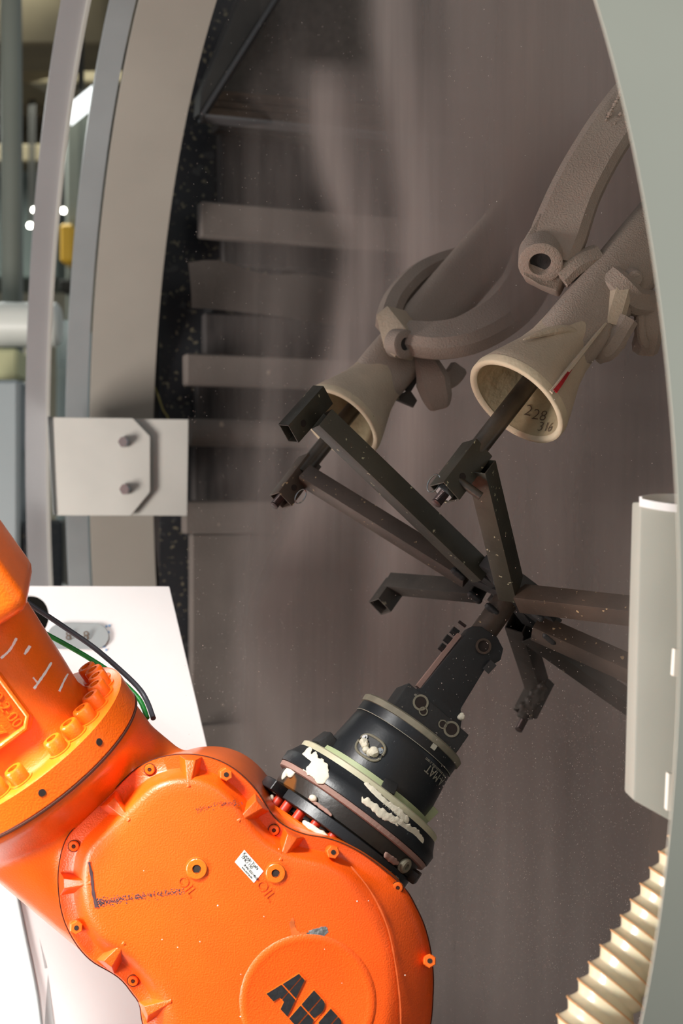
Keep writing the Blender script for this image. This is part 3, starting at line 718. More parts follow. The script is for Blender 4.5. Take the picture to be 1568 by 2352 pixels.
for s, u, v, sz in (('3HAC0710-2-00', .048, .008, .0185), ('GJS500-7', .046, -.018, .025), ('20815', .000, -.042, .020)):
    c = bpy.data.curves.new('t', 'FONT'); c.body = s; c.size = sz; tob = bpy.data.objects.new('t', c); col.objects.link(tob); bpy.context.view_layer.update(); wdt = tob.dimensions.x; bpy.data.objects.remove(tob)
    text('cast_lettering', s, pad(u - wdt, v, .0004), W, n0, sz, .0016, M['orange'], robot)
# white drips on forearm
def fore_hit(x, y, lift=.0006):
    d = P(x, y, 1) - Vector((0, 0, CZ)); o = Vector((0, 0, CZ))
    T_ = [0, .004, .02, .06, .16, .30, 1.05]; R_ = [.116, .108, .104, .107, .113, .118, .135]
    for k in range(900):
        p = o + d * (1.4 + k * .0005); t = (p - C1b).dot(-W)
        if (p - C1b + W * t).length < float(np.interp(t, T_, R_)) + lift: return p
    return o + d * 1.7
def drip(pts, w):
    q = [fore_hit(p.x, p.y) for p in spline([(x, y, 0) for x, y in pts], 5)]
    bm = bmesh.new(); sweep(bm, q, rect(w, .0014), scales=[random.uniform(.6, 1.1) for _ in q]); finish('white_drip', bm, M['paintw'], robot, smooth=False)
drip([(38, 1466), (26, 1488), (16, 1500), (2, 1512)], .0035); drip([(68, 1484), (56, 1503)], .0042)
drip([(118, 1522), (104, 1545), (88, 1568), (78, 1582)], .0034); drip([(156, 1548), (148, 1562), (136, 1588)], .0034); drip([(76, 1556), (86, 1568)], .002)

# thin yellowish wire hanging on the rubber lining
bm = bmesh.new(); sweep(bm, spline([wp(352, 885, .03), wp(362, 905, .03), wp(374, 940, .03), wp(386, 960, .03), wp(400, 1000, .03)], 6), circ(.0022, 8), hint=NB)
tag(finish('wire', bm, mat('yellowish_wire', (120, 112, 60), .6)), 'thin yellowish wire on the black lining above the bolted plate', 'wire')
# cables
for nm, m, r, pts, lab in (('cable', M['cableblack'], .0036, [(-60, 1330, 1.95), (30, 1364, 1.93), (90, 1402, 1.93), (150, 1442, 1.93), (215, 1487, 1.93), (275, 1538, 1.94), (318, 1580, 1.94), (338, 1612, 1.93), (352, 1650, 1.90)], 'dark grey cable arching over the orange robot wrist'),
                           ('cable', M['cablegreen'], .0034, [(20, 1400, 1.95), (96, 1450, 1.93), (150, 1480, 1.93), (205, 1512, 1.93), (255, 1545, 1.93), (290, 1575, 1.93), (322, 1610, 1.92), (338, 1650, 1.90)], 'green cable running beneath the dark grey cable')):
    bm = bmesh.new(); sweep(bm, spline([P(*p) for p in pts], 8), circ(r, 12)); tag(finish(nm, bm, m), lab, 'cable')

# ------------------------------------------------------------ wrist flange and spinning tool
T0 = P(790, 1897, 1.90); T1 = P(1160, 1375, 1.99); TA = (T1 - T0).normalized()
Ta, Tu, Tv = frame(TA, (0, -1, 0))
if Tv.x < 0: Tv = -Tv                       # Tv: lower right in view
SC = (T1 - T0).length / 640.0               # metres per traced pixel along the axis
def T(s, e, n=0.0): return T0 + TA * (s * SC) + Tv * (e * SC) + Tu * n
bm = bmesh.new(); lathe(bm, T(0, 0), TA, [(-.13, .06), (-.07, .095), (-.042, .105), (-.037, .106), (-.035, .104), (-.034, .062)], 80); finish('wrist_flange', bm, M['orange'], robot, angle=40)
bt = bmesh.new(); lathe(bt, (0, 0, 0), (0, 0, 1), [(0, .0065), (.012, .0065), (.013, .005)], 16)
first = None
for i in range(14):
    a = R(-90 + i * 16); pos = T(0, 0) - TA * .035 + (Tu * math.cos(a) + Tv * math.sin(a)) * .096
    x = Tu; z = TA; y = z.cross(x); mx = Matrix((x, y, z)).transposed().to_4x4(); mx.translation = pos
    if first is None: first = finish('wrist_bolt', bt, M['redbolt'], robot); first.matrix_basis = mx
    else: copy(first, robot, mx)

tool = empty('rotary_tool_head', T(-40, 0), 'black and cream rotary gripper head bolted to the robot wrist', 'tool')
def tl(name, prof, m, seg=96, ang=40, **k):
    bm = bmesh.new(); lathe(bm, T0, TA, [(s * SC, r * SC) for s, r in prof], seg); return finish(name, bm, m, tool, angle=ang, **k)
bm = bmesh.new(); lathe(bm, T0, TA, [(-58 * SC, 196 * SC), (-24 * SC, 198 * SC), (-22 * SC, 194 * SC)], 60, cap=False, arc=(-100, -52)); 
# lower adapter: notched black plate
bm.free(); bm = bmesh.new()
for a0, a1, r1 in ((-112, -66, 205), (-58, 120, 186), (120, 248, 186)):
    pts = [(r1 * math.cos(R(a0 + (a1 - a0) * i / 14)), r1 * math.sin(R(a0 + (a1 - a0) * i / 14))) for i in range(15)] + [(110 * math.cos(R(a1)), 110 * math.sin(R(a1))), (110 * math.cos(R(a0)), 110 * math.sin(R(a0)))]
    prism(bm, [T(-38, 0) + Tu * a * SC + Tv * b * SC for a, b in pts], TA * 24 * SC)
finish('adapter_plate', bm, M['black'], tool, bevel=.001, segs=1)
tl('spacer', [(-46, 120), (-10, 120)], M['black2'])
tl('bearing_ring', [(-14, 174), (-10, 180), (14, 184), (22, 184), (24, 178)], M['brownblack'])
tl('dust_band', [(22, 190), (24, 195), (34, 197), (36, 192)], M['slurrypink'])
tl('black_collar', [(34, 192), (36, 199), (58, 200), (66, 194), (86, 184), (88, 178)], M['black'])
tl('cream_ring', [(84, 176), (86, 183), (98, 183), (101, 179), (102, 150)], M['cream'])
tl('green_spacer', [(100, 148), (116, 146), (117, 128)], M['greenish'])
tl('drum_body', [(114, 126), (118, 134), (150, 136), (210, 129), (226, 127), (228, 125)], M['black'])
tl('drum_cap', [(227, 126), (228, 128.5), (250, 128.5), (251, 127)], M['black'])
bm = bmesh.new(); lathe(bm, T0, TA, [(226.6 * SC, 128 * SC), (227 * SC, 128.9 * SC), (228 * SC, 128.9 * SC), (228.4 * SC, 128 * SC)], 96, cap=False); finish('score_line', bm, M['printgrey'], tool)
tl('top_ring', [(250, 128), (251, 132), (264, 133), (268, 128), (268, 60)], M['dustring'])
# side blocks of the tool
bm = bmesh.new(); barbox(bm, T(104, -148, .0), T(140, -136, .0), .022, .05); finish('side_lug', bm, M['black2'], tool, bevel=.003)
bm = bmesh.new(); barbox(bm, T(118, 134, .01), T(150, 140, .01), .012, .02); finish('side_lug', bm, M['greenish'], tool, bevel=.002)
bm = bmesh.new(); barbox(bm, T(98, 14, .088), T(124, 10, .080), .020, .014); finish('side_lug', bm, M['black2'], tool, bevel=.003)
# oval port on the drum with yellow tips
rd = 134 * SC
def DR(s, ang, h=0): return T0 + TA * s * SC + (Tu * math.cos(ang) + Tv * math.sin(ang)) * (rd + h)
bm = bmesh.new(); q = []
for k in range(28):
    a = 2 * math.pi * k / 28; cs = math.copysign(abs(math.cos(a)) ** .7, math.cos(a)); sn = math.copysign(abs(math.sin(a)) ** .7, math.sin(a))
    q.append((160 + 24 * sn, R(-30) + .245 * cs))
sweep(bm, [DR(s, a, .0015) for s, a in q], circ(.0018, 8), closed=True, hint=TA); port = finish('port_rim', bm, M['dustring'], tool)
bm = bmesh.new(); prism(bm, [DR(s, a, .0006) for s, a in q], Tu * .001); finish('port_face', bm, M['black2'], port, smooth=False)
bm = bmesh.new(); blob(bm, [DR(152, R(-32), .002), DR(158, R(-35), .002), DR(162, R(-38), .002), DR(150, R(-27), .002), DR(156, R(-24), .002), DR(150, R(-31), .003)], .0058); finish('slurry_clump', bm, M['slurry'], tool)
for s, a in ((172, -40), (166, -20)):
    bm = bmesh.new(); lathe(bm, DR(s, R(a), 0), DR(s, R(a), 1) - DR(s, R(a), 0), [(0, .004), (.003, .004), (.003, .002), (.005, .002)], 16); bb = finish('port_screw', bm, M['bright'], tool)
    bm = bmesh.new(); blob(bm, [DR(s + 6, R(a), .001)], .0016, 1); finish('amber_tip', bm, M['amber'], bb)
bm = bmesh.new(); barbox(bm, DR(238, R(20), -.004), DR(250, R(20), -.004), .007, .006); finish('index_tab', bm, M['printgrey'], tool)
# print on the drum (reads from lower right to upper left)
def drum_text(body, s, a0, size, step):
    a = R(a0)
    for chh in body:
        n = Tu * math.cos(a) + Tv * math.sin(a)
        base = T0 + TA * s * SC + n * ((136 if s < 190 else 132.5) * SC + .0002)
        c = n.cross(TA)      # direction of baseline
        if c.dot(Tv) > 0: c = -c
        yield chh, base, c, n, a
        a -= step * {'w': 1.3, 'm': 1.45, 'i': .5, '.': .5, 't': .6, 'M': 1.2, '-': .55}.get(chh, .95)
def wtext(body, s, a0, size, step, m, rad=None):
    bm2 = bmesh.new(); objs = []
    for chh, base, c, n, a in drum_text(body, s, a0, size, step):
        if chh == ' ': continue
        if rad: base = T0 + TA * s * SC + n * (rad * SC + .0002)
        o = text('print', chh, base, c, n, size, .0001, m, tool); objs.append(o)
    me = bpy.data.meshes.new('printed_lettering')
    for o in objs: bm2.from_mesh(o.data); d = o.data; bpy.data.objects.remove(o); bpy.data.meshes.remove(d)
    return finish('printed_lettering', bm2, m, tool, smooth=False)
wtext('A-MAT', 208, 58, .0165, R(7.2), M['printgrey'])
wtext('www.amatindia.com', 216, 60, .0062, R(2.55), M['printgrey'], rad=130.5)
wtext('A-MAT', 74, 18, .010, R(3.2), M['printgrey'], rad=191)
wtext('GE 1', -26, 52, .012, R(4), M['printgrey'], rad=187)
# slurry clumps and runs on the collar
def CR(s, ang, r): return T0 + TA * s * SC + (Tu * math.cos(R(ang)) + Tv * math.sin(R(ang))) * r * SC
def smear(name, pts, r, m, n=70, par=tool, flat=.22):
    bm = bmesh.new()
    for k in range(int(n * 2.2)):
        t = random.random() * (len(pts) - 1); i = int(t); f_ = t - i
        s = pts[i][0] + (pts[i + 1][0] - pts[i][0]) * f_ + random.gauss(0, pts[i][3]); a = pts[i][1] + (pts[i + 1][1] - pts[i][1]) * f_ + random.gauss(0, 1.0)
        rad = pts[i][2] + (pts[i + 1][2] - pts[i][2]) * f_
        nrm_ = (Tu * math.cos(R(a)) + Tv * math.sin(R(a)))
        rr_ = r * random.uniform(.6, 1.3)
        rs = bmesh.ops.create_icosphere(bm, subdivisions=2, radius=rr_)
        rot = nrm_.to_track_quat('Z', 'Y').to_matrix().to_4x4()
        mxx = Matrix.Translation(CR(s, a, rad)) @ rot @ Matrix.Diagonal((1, 1, flat, 1))
        bmesh.ops.transform(bm, verts=rs['verts'], matrix=mxx)
    o = finish(name, bm, m, par)
    r_ = o.modifiers.new('r', 'REMESH'); r_.mode = 'VOXEL'; r_.voxel_size = .0013; r_.use_smooth_shade = True
    s_ = o.modifiers.new('s', 'SMOOTH'); s_.iterations = 12
    return o
smear('slurry_clump', [(62, -62, 194, 5), (58, -54, 196, 8), (54, -46, 198, 7), (47, -36, 199, 4)], .0062, M['slurry'], 90)
smear('slurry_run', [(84, -12, 184, 2), (78, 0, 188, 3.4), (76, 14, 189, 4), (74, 24, 190, 4)], .0046, M['slurry'], 90)
smear('slurry_run', [(56, -8, 200, 2), (54, 6, 200, 3), (60, 20, 198, 3.4), (66, 36, 194, 2), (62, 44, 196, 1)], .0046, M['slurry'], 100)
smear('slurry_clump', [(14, -76, 182, 6), (26, -66, 186, 5)], .006, M['slurry'], 44, flat=.5)
smear('slurry_drip', [(-8, -38, 184, 1), (-9, -20, 186, 1)], .0024, M['slurrypink'], 46, flat=.6)
smear('slurry_drip', [(-4, -36, 186, .5), (-3, -34, 186, .5)], .004, M['slurry'], 5, flat=1)
smear('slurry_drip', [(-8, 28, 186, 2), (-4, 38, 186, 3)], .0036, M['slurrypink'], 30, flat=.5)
smear('slurry_clump', [(-54, -34, 172, 2), (-52, -18, 174, 2), (-52, -6, 176, 2), (-50, 4, 178, 3)], .0034, M['slurry'], 26, flat=.9)
smear('slurry_clump', [(-52, -95, 172, 2), (-50, -74, 174, 2)], .0036, M['slurry'], 10, flat=1)
# knob on lower ring
n = (Tu * math.cos(R(48)) + Tv * math.sin(R(48)))
bm = bmesh.new(); lathe(bm, CR(2, 48, 180), n, [(0, .010), (.006, .010), (.008, .008), (.008, .004), (.004, .004)], 24); finish('side_knob', bm, M['dustring'], tool)
bm = bmesh.new(); barbox(bm, CR(0, 72, 176), CR(0, 72, 200), .016, .02); finish('side_lug', bm, M['brownblack'], tool, bevel=.002)
# mounting block + arm plate + clamp
bm = bmesh.new(); prism(bm, [T(262, -76, .045), T(332, -77, .045), T(326, 12, .045), T(320, 100, .045), T(262, 100, .045)], -Tu * .09); blk = finish('mount_block', bm, M['black2'], tool, bevel=.002)
for s, e in ((312, -30), (300, -14), (303, 38), (306, 60)):
    big = (s, e) in ((312, -30), (306, 60))
    bm = bmesh.new(); r_ = .008 if big else .0045
    tube_ring(bm, T(s, e, .0455), Tu, 0, .0008, r_, r_ * 1.35, 24); sc1 = finish('counterbore', bm, M['dustring'], blk)
    bm = bmesh.new(); lathe(bm, T(s, e, .0452), Tu, [(0, r_), (.0006, r_)], 24); finish('socket', bm, M['hole'], blk)
bm = bmesh.new(); prism(bm, [T(326, -60, .030), T(344, -44, .030), T(528, -32, .030), T(541, -14, .030), T(543, 30, .030), T(530, 56, .030), T(505, 66, .030), T(488, 58, .030), T(470, 48, .030), T(360, 55, .030), T(344, 70, .030), T(325, 80, .030)], -Tu * .045)
arm = finish('arm_plate', bm, M['black'], tool, bevel=.0015)
bm = bmesh.new(); tube_ring(bm, T(506, 15, .029), Tu, 0, .004, 13 * SC, 18 * SC, 36); finish('bushing', bm, M['steelbrown'], arm)
bm = bmesh.new(); lathe(bm, T(506, 15, .0295), Tu, [(0, 13 * SC), (.001, 13 * SC)], 32); finish('bore', bm, M['hole'], arm)
bm = bmesh.new(); barbox(bm, T(345, -49, .012), T(500, -42, .012), .006, .012); finish('cream_strip', bm, M['slurrypink'], tool)
for s, e in ((455, -50), (478, -52), (502, -50)):
    bm = bmesh.new(); lathe(bm, T(s, e + 6, .006), -Tv, [(0, .0062), (.010, .0062)], 6); finish('clamp_bolt', bm, M['black2'], tool, smooth=False)
bm = bmesh.new(); lathe(bm, T(528, -38, .004), -Tv, [(0, .0022), (.012, .0022)], 8); finish('clamp_stud', bm, M['thread'], tool)
bm = bmesh.new(); barbox(bm, T(478, 44, .03), T(476, 62, .03), .016, .012); finish('clamp_nut', bm, M['hubsteel'], tool)
bm = bmesh.new(); blob(bm, [T(345, 66, .032), T(350, 64, .032)], .0045); finish('slurry_drip', bm, M['slurry'], tool)

# ------------------------------------------------------------ fixture with eight arms
fx = empty('shell_rack', T(560, 0), 'dark steel spider rack with angled square-tube arms on the rotary head', 'rack')
bm = bmesh.new(); lathe(bm, T(500, 4), TA, [(0, 30 * SC), (140 * SC, 30 * SC)], 40); finish('shaft', bm, M['steelbrown'], fx)
hubc = T(640, 4)
hcount = 0
for ang in (-90, -45, 0, 45):
    d = Tu * math.cos(R(ang)) + Tv * math.sin(R(ang))
    bm = bmesh.new(); barbox(bm, hubc - d * .078 + TA * .012, hubc + d * .078 + TA * .012, .026, .020, hint=TA); finish('hub_bar', bm, M['hubsteel'], fx, bevel=.002)
bm = bmesh.new(); lathe(bm, hubc, TA, [(-.004, .02), (-.002, .026), (.012, .026), (.02, .018)], 24); finish('weld_collar', bm, M['hubsteel'], fx)
for (x, y, d) in ((1052, 1318, 1.98), (1150, 1345, 1.92), (1232, 1412, 1.93), (1262, 1466, 1.96), (1090, 1372, 2.0), (1130, 1400, 1.97)):
    bm = bmesh.new(); sweep(bm, [P(x + k * 3, y + k * 2.4, d) for k in range(-5, 6)], circ(.0052, 10), scales=[.5, .9, 1, .92, 1.05, .95, 1.06, .93, 1, .9, .5]); finish('weld_bead', bm, M['hubsteel'], fx)
def arm_tube(p0, p1, w, h, m, hint=(0, -1, 0)):
    bm = bmesh.new(); hollow(bm, p0, p1, w, h, hint=hint); return finish('arm', bm, m, fx, bevel=.0012, segs=2)
hA = (-.45, -.62, -.55)
arm_tube(P(1108, 1318, 1.965), P(738, 962, 1.89), .030, .026, M['steel'], hint=(.35, -.9, .2))
arm_tube(P(1075, 1325, 2.02), P(700, 1092, 2.13), .026, .026, M['steelbrown'], hint=(.3, -.9, .3))
arm_tube(P(1100, 1358, 2.06), P(900, 1341, 2.24), .026, .026, M['steeldusty'], hint=(.0, -.9, .35))
arm_tube(P(1176, 1366, 1.93), P(1104, 1070, 1.815), .030, .028, M['steel'], hint=(.75, -.6, .0))
arm_tube(P(1196, 1374, 1.92), P(1490, 1408, 1.80), .028, .028, M['steelbrown'], hint=(0, -.75, .65))
arm_tube(P(1230, 1440, 1.98), P(1500, 1560, 1.92), .028, .028, M['steelbrown'], hint=(.1, -.75, .65))
arm_tube(P(1215, 1452, 2.05), P(1480, 1640, 2.14), .026, .026, M['steeldusty'], hint=(.3, -.75, .5))
arm_tube(P(1188, 1428, 2.06), P(1232, 1570, 2.24), .030, .028, M['steeldusty'], hint=(.6, -.7, .0))
def socket(p0, p1, w, h, m, hint, hole=None, **k):
    bm = bmesh.new(); hollow(bm, p0, p1, w, h, wall=.0022, hint=hint); o = finish('end_socket', bm, m, fx, bevel=.0012, segs=2, **k)
    a, u, v = frame(Vector(p1) - Vector(p0), hint)
    if hole:
        bm = bmesh.new(); lathe(bm, Vector(p0) + a * hole + u * (h / 2 - .001), u, [(0, .0048), (.0016, .0048)], 20); finish('pin_hole', bm, M['hole'], o)
    return o
ah = (.35, -.93, .1)
socket(P(662, 996, 1.885), P(742, 906, 1.925), .031, .020, M['steel'], (.62, -.75, -.2), hole=.022)
socket(P(644, 1150, 2.12), P(712, 1060, 2.16), .030, .028, M['steelbrown'], (.5, -.85, .1), hole=.024)
socket(P(1020, 1132, 1.80), P(1096, 1032, 1.835), .032, .032, M['steel'], (.5, -.85, .12), hole=.026)
socket(P(872, 1394, 2.22), P(912, 1338, 2.25), .030, .028, M['steeldusty'], (.4, -.9, .1))
socket(P(1205, 1640, 2.22), P(1246, 1560, 2.25), .030, .028, M['steeldusty'], (.4, -.9, .1))
def rod(name, p0, p1, r, m, par=fx, thr=False):
    bm = bmesh.new(); L = (Vector(p1) - Vector(p0)).length
    prof = [(0, r * .7), (.001, r)]
    if thr:
        k = 0; t = .002
        while t < L: prof += [(t, r), (t + .001, r * .82)]; t += .002
    prof += [(L, r)]
    lathe(bm, p0, Vector(p1) - Vector(p0), prof, 24); return finish(name, bm, m, par, angle=25 if not thr else 60)
rod('support_rod', P(1060, 1078, 1.818), P(1260, 822, 1.885), .0125, M['rod']); rod('threaded_tip', P(1000, 1158, 1.79), P(1030, 1120, 1.803), .0068, M['thread'], thr=True)
rod('support_rod', P(690, 1090, 2.14), P(830, 915, 2.22), .0125, M['rod']); rod('threaded_tip', P(628, 1163, 2.11), P(655, 1130, 2.125), .0065, M['thread'], thr=True)
rod('lock_pin', P(1048, 1100, 1.80), P(1104, 1140, 1.795), .0055, M['rod']); rod('threaded_tip', P(1190, 1678, 2.2), P(1212, 1636, 2.22), .006, M['thread'], thr=True)
for (x, y, d, r) in ((996, 1110, 1.80, 20), (690, 1140, 2.12, 16)):
    bm = bmesh.new(); c = P(x, y, d); rw = r * d / F
    sweep(bm, [c + Vector((math.cos(a) * rw * .6 + math.sin(a) * rw * .5, math.sin(a) * rw * .5, math.sin(a) * rw - math.cos(a) * rw * .2)) for a in [2 * math.pi * i / 24 for i in range(24)]], circ(.0010, 6), closed=True, hint=(.3, .9, .2)); finish('pin_ring', bm, M['bright'], fx)
bm = bmesh.new(); lathe(bm, P(1022, 1130, 1.80), P(1096, 1032, 1.835) - P(1020, 1132, 1.80), [(-.004, .012), (.003, .012)], 6); finish('end_nut', bm, M['bright'], fx)
bm = bmesh.new(); blob(bm, [P(1200 + 44 * t + random.gauss(0, 7), 1648 - 66 * t + random.gauss(0, 7), 2.20) for t in [random.random() for _ in range(46)]], .0055)
o = finish('crusted_sand', bm, M['steeldusty'], fx); r_ = o.modifiers.new('r', 'REMESH'); r_.mode = 'VOXEL'; r_.voxel_size = .002; r_.use_smooth_shade = True

# ------------------------------------------------------------ ceramic shells
def shell(mouth, neck, r0, label, detail=True):
    m0 = Vector(mouth); ax = (Vector(neck) - m0); L = ax.length; ax.normalize()
    root = empty('ceramic_shell', mouth, label, 'casting mould')
    bm = bmesh.new(); k = r0
    lathe(bm, m0, ax, [(.0035, k * .975), (.014, k * .99), (.030, k * .92), (.05, k * .82), (.075, k * .70), (.10, k * .63), (.14, k * .60)], 72, cap=False)
    body = finish('pouring_cup', bm, M['shellcup'], root, angle=80)
    bm = bmesh.new(); lathe(bm, m0, ax, [(.012, k * 1.0), (.002, k * 1.0), (0, k * .985), (0, k * .90), (.004, k * .87)], 72, cap=False); finish('cup_lip', bm, M['shelllip'], root, angle=80)
    bm = bmesh.new(); lathe(bm, m0, ax, [(.003, k * .88), (.03, k * .76), (.07, k * .56), (.11, k * .42), (.18, k * .3)], 60, cap=False); bm.faces.new([v for v in bm.verts][-60:]); finish('cup_inside', bm, M['shellin'], root, angle=80)
    a, u, v = frame(ax, (0, -1, 0))
    # square-ish trunk with rounded corners
    bm = bmesh.new(); rings = []
    for t, s in ((.085, .80), (.11, .98), (.14, 1.0), (.22, .99), (L, 1.02), (L + .3, 1.05)):
        rg = []
        for i in range(40):
            q = 2 * math.pi * i / 40; c_, s_ = math.cos(q), math.sin(q)
            rr_ = .043 * s / ((abs(c_) ** 4 + abs(s_) ** 4) ** .25)
            rg.append(bm.verts.new(m0 + a * t + (u * c_ + v * s_) * rr_))
        rings.append(rg)
    for A, B in zip(rings, rings[1:]):
        for i in range(40): bm.faces.new((A[i], A[(i + 1) % 40], B[(i + 1) % 40], B[i]))
    bm.faces.new(rings[-1]); finish('trunk', bm, M['shell'], root, angle=80)
    return root, m0, a, u, v
s1, m0, a1, u1, v1 = shell(P(1183, 925, 1.825), P(1475, 575, 1.945), .0705, 'large cream ceramic mould whose open cup faces the camera')
if v1.x < 0: v1 = -v1
def S1(t, u, v): return m0 + a1 * t + u1 * u + v1 * v
# seam fin and cheek ridge on the cup
bm = bmesh.new(); sweep(bm, spline([S1(.004, .064, .022), S1(.03, .066, .022), S1(.07, .060, .022), S1(.11, .050, .022), S1(.15, .041, .022)], 5), [(-.004, -.006), (.004, -.006), (.002, .006), (-.002, .006)], hint=u1, scales=[1.1 - .025 * i for i in range(21)]); finish('seam_fin', bm, M['shellcup'], s1)
bm = bmesh.new(); sweep(bm, spline([S1(.007, .0705, .025), S1(.02, .0722, .0245), S1(.036, .0705, .0235), S1(.048, .0685, .023)], 5), rect(.0066, .003), hint=u1, scales=[.9 - .03 * i for i in range(16)]); finish('red_mark', bm, M['redmark'], s1, label='red marker stripe on the seam')
bm = bmesh.new(); sweep(bm, spline([S1(.05, .045, -.045), S1(.08, .044, -.030), S1(.105, .043, -.012), S1(.115, .040, .005)], 5), circ(.006, 8), hint=u1, scales=[.15 + .85 * math.sin(math.pi * i / 15) for i in range(16)]); finish('ridge', bm, M['shellcup'], s1)
# pencil numbers inside the cup
def cup_hit(x, y):
    d = (P(x, y, 1) - Vector((0, 0, CZ))); o = Vector((0, 0, CZ)); ins = False
    for k in range(1400):
        p = o + d * (1.65 + k * .0003); t = (p - m0).dot(a1); rad = (p - m0 - a1 * t).length
        lim = float(np.interp(t, [.003, .03, .07, .11], [.062, .0536, .0395, .0296]))
        if t > .003 and rad < lim: ins = True
        if ins and rad > lim - .0008: return p, (m0 + a1 * t - p).normalized()
    return None
def cup_text(chars, size):
    for ch_, x, y in chars:
        hit = cup_hit(x, y)
        if hit:
            p, n = hit; n = (n - a1 * .31).normalized(); x_ = Vector((.93, 0, -.36)); x_ = (x_ - n * x_.dot(n)).normalized(); text('pencil_number', ch_, p + n * .0010, x_, n, size * 1.3, .0002, M['ink'], s1)
cup_text((('2', 1201, 952), ('2', 1219, 962), ('8', 1236, 966)), .0165)
cup_text((('3', 1232, 990), ('1', 1246, 992), ('6', 1256, 994)), .0150)
# boss stubs on trunk
for t, vv, uu, L_ in ((.235, .010, .043, .014), (.30, .03, .043, .012)):
    bm = bmesh.new(); lathe(bm, S1(t, uu - .004, vv), u1 * .8 + v1 * .3 - a1 * .5, [(0, .013), (L_, .011), (L_ + .003, .008)], 20); finish('stub', bm, M['shell'], s1)
# right-hand casting branches
def branch(root, pts, w, h, m=None, hint=(0, -1, 0), nm='casting_branch', scales=None, smooth=8, bev=.006):
    q = spline([P(*p) for p in pts], smooth); bm = bmesh.new()
    scl = None
    if scales: scl = list(np.interp(np.linspace(0, 1, len(q)), np.linspace(0, 1, len(scales)), scales))
    c = min(w, h) * .25
    sec = [(-w / 2 + c, -h / 2), (w / 2 - c, -h / 2), (w / 2, -h / 2 + c), (w / 2, h / 2 - c), (w / 2 - c, h / 2), (-w / 2 + c, h / 2), (-w / 2, h / 2 - c), (-w / 2, -h / 2 + c)]
    sweep(bm, q, sec, hint=hint, scales=scl); return finish(nm, bm, m or M['shell'], root, angle=30)
branch(s1, [(1400, 640, 1.88), (1425, 660, 1.87), (1455, 690, 1.88), (1490, 700, 1.90)], .036, .03)
branch(s1, [(1425, 665, 1.87), (1412, 710, 1.865), (1400, 752, 1.86)], .030, .028, m=M['shellcup'])
branch(s1, [(1440, 735, 1.86), (1425, 760, 1.86), (1400, 800, 1.865), (1378, 812, 1.875)], .026, .034)
branch(s1, [(1385, 765, 1.88), (1400, 785, 1.87), (1420, 790, 1.86)], .034, .02, hint=(.3, -.8, .6))
branch(s1, [(1490, 700, 1.90), (1490, 760, 1.9), (1480, 800, 1.92)], .034, .03)
branch(s1, [(1468, 720, 1.89), (1470, 770, 1.89), (1476, 790, 1.9)], .012, .02)
# upper casting with eye end
branch(s1, [(1262, 600, 1.90), (1285, 535, 1.905), (1322, 440, 1.915), (1370, 350, 1.93), (1420, 275, 1.95), (1480, 205, 1.98), (1560, 150, 2.02)], .070, .040, hint=(-.30, -.92, -.15), scales=[1.0, 1.05, .96, .92, .92, .92, .9])
bm = bmesh.new(); prism(bm, [P(1196, 558, 1.885), P(1240, 486, 1.895), P(1330, 530, 1.90), P(1312, 610, 1.895), P(1280, 672, 1.885), P(1240, 655, 1.88), P(1198, 634, 1.88)], (.01, .05, .0)); finish('eye_block', bm, M['shell'], s1, bevel=.006, segs=3)
ed = Vector((-.12, -.80, -.58)).normalized(); ec = P(1241, 593, 1.886) + ed * .012
bm = bmesh.new(); a_, u_, v_ = frame(ed, (1, 0, 0))
lathe(bm, ec, ed, [(-.03, .029), (.004, .029), (.006, .0265), (.006, .0155), (.002, .014), (-.012, .013)], 40); finish('eye_boss', bm, M['shell'], s1, angle=50)
bm = bmesh.new(); lathe(bm, ec - ed * .004, ed, [(0, .0140), (.0004, .0140)], 30); finish('eye_hole', bm, M['wall'], s1)
branch(s1, [(1285, 640, 1.89), (1320, 610, 1.89), (1370, 590, 1.90)], .030, .03, hint=(.2, -.9, .3))
bm = bmesh.new()
for k in range(10):
    t = k / 9; blob(bm, [P(1392 + 34 * t, 275 - 62 * t, 1.925)], .0032, 1)
for (x, y) in ((1402, 290), (1412, 284), (1398, 300), (1424, 262)): blob(bm, [P(x, y, 1.925)], .004, 1)
finish('crusty_grains', bm, M['shell'], s1, kind='stuff')

s2, m2, a2, u2, v2 = shell(P(778, 975, 2.17), P(1010, 705, 2.33), .068, 'dust-veiled ceramic mould hanging behind the left rack arm')
branch(s2, [(935, 775, 2.20), (1000, 782, 2.18), (1070, 770, 2.18), (1140, 732, 2.20), (1190, 680, 2.24), (1225, 610, 2.30), (1240, 540, 2.36)], .060, .045, hint=(0, -.75, .65), nm='curved_branch', scales=[.9, 1, 1.05, 1.1, 1.2, 1.25, 1.25])
branch(s2, [(890, 740, 2.24), (910, 690, 2.30), (955, 640, 2.36), (1010, 610, 2.42), (1075, 590, 2.46), (1150, 560, 2.5)], .038, .04, hint=(0, -.8, .6), nm='curved_branch')
bm = bmesh.new(); prism(bm, [P(862, 722, 2.19), P(888, 700, 2.20), P(932, 755, 2.17), P(906, 823, 2.165), P(880, 800, 2.18)], (.03, .05, 0)); finish('eye_block', bm, M['shellcup'], s2, bevel=.004, segs=2)
bm = bmesh.new(); ed = Vector((.62, -.76, -.15)).normalized(); lathe(bm, P(927, 790, 2.172), ed, [(-.02, .022), (.003, .022), (.005, .019), (.005, .010), (-.01, .009)], 32); finish('eye_boss', bm, M['shell'], s2, angle=50)
bm = bmesh.new(); lathe(bm, P(927, 790, 2.172) + ed * .001, ed, [(0, .0095), (.0004, .0095)], 24); finish('eye_hole', bm, M['wall'], s2)
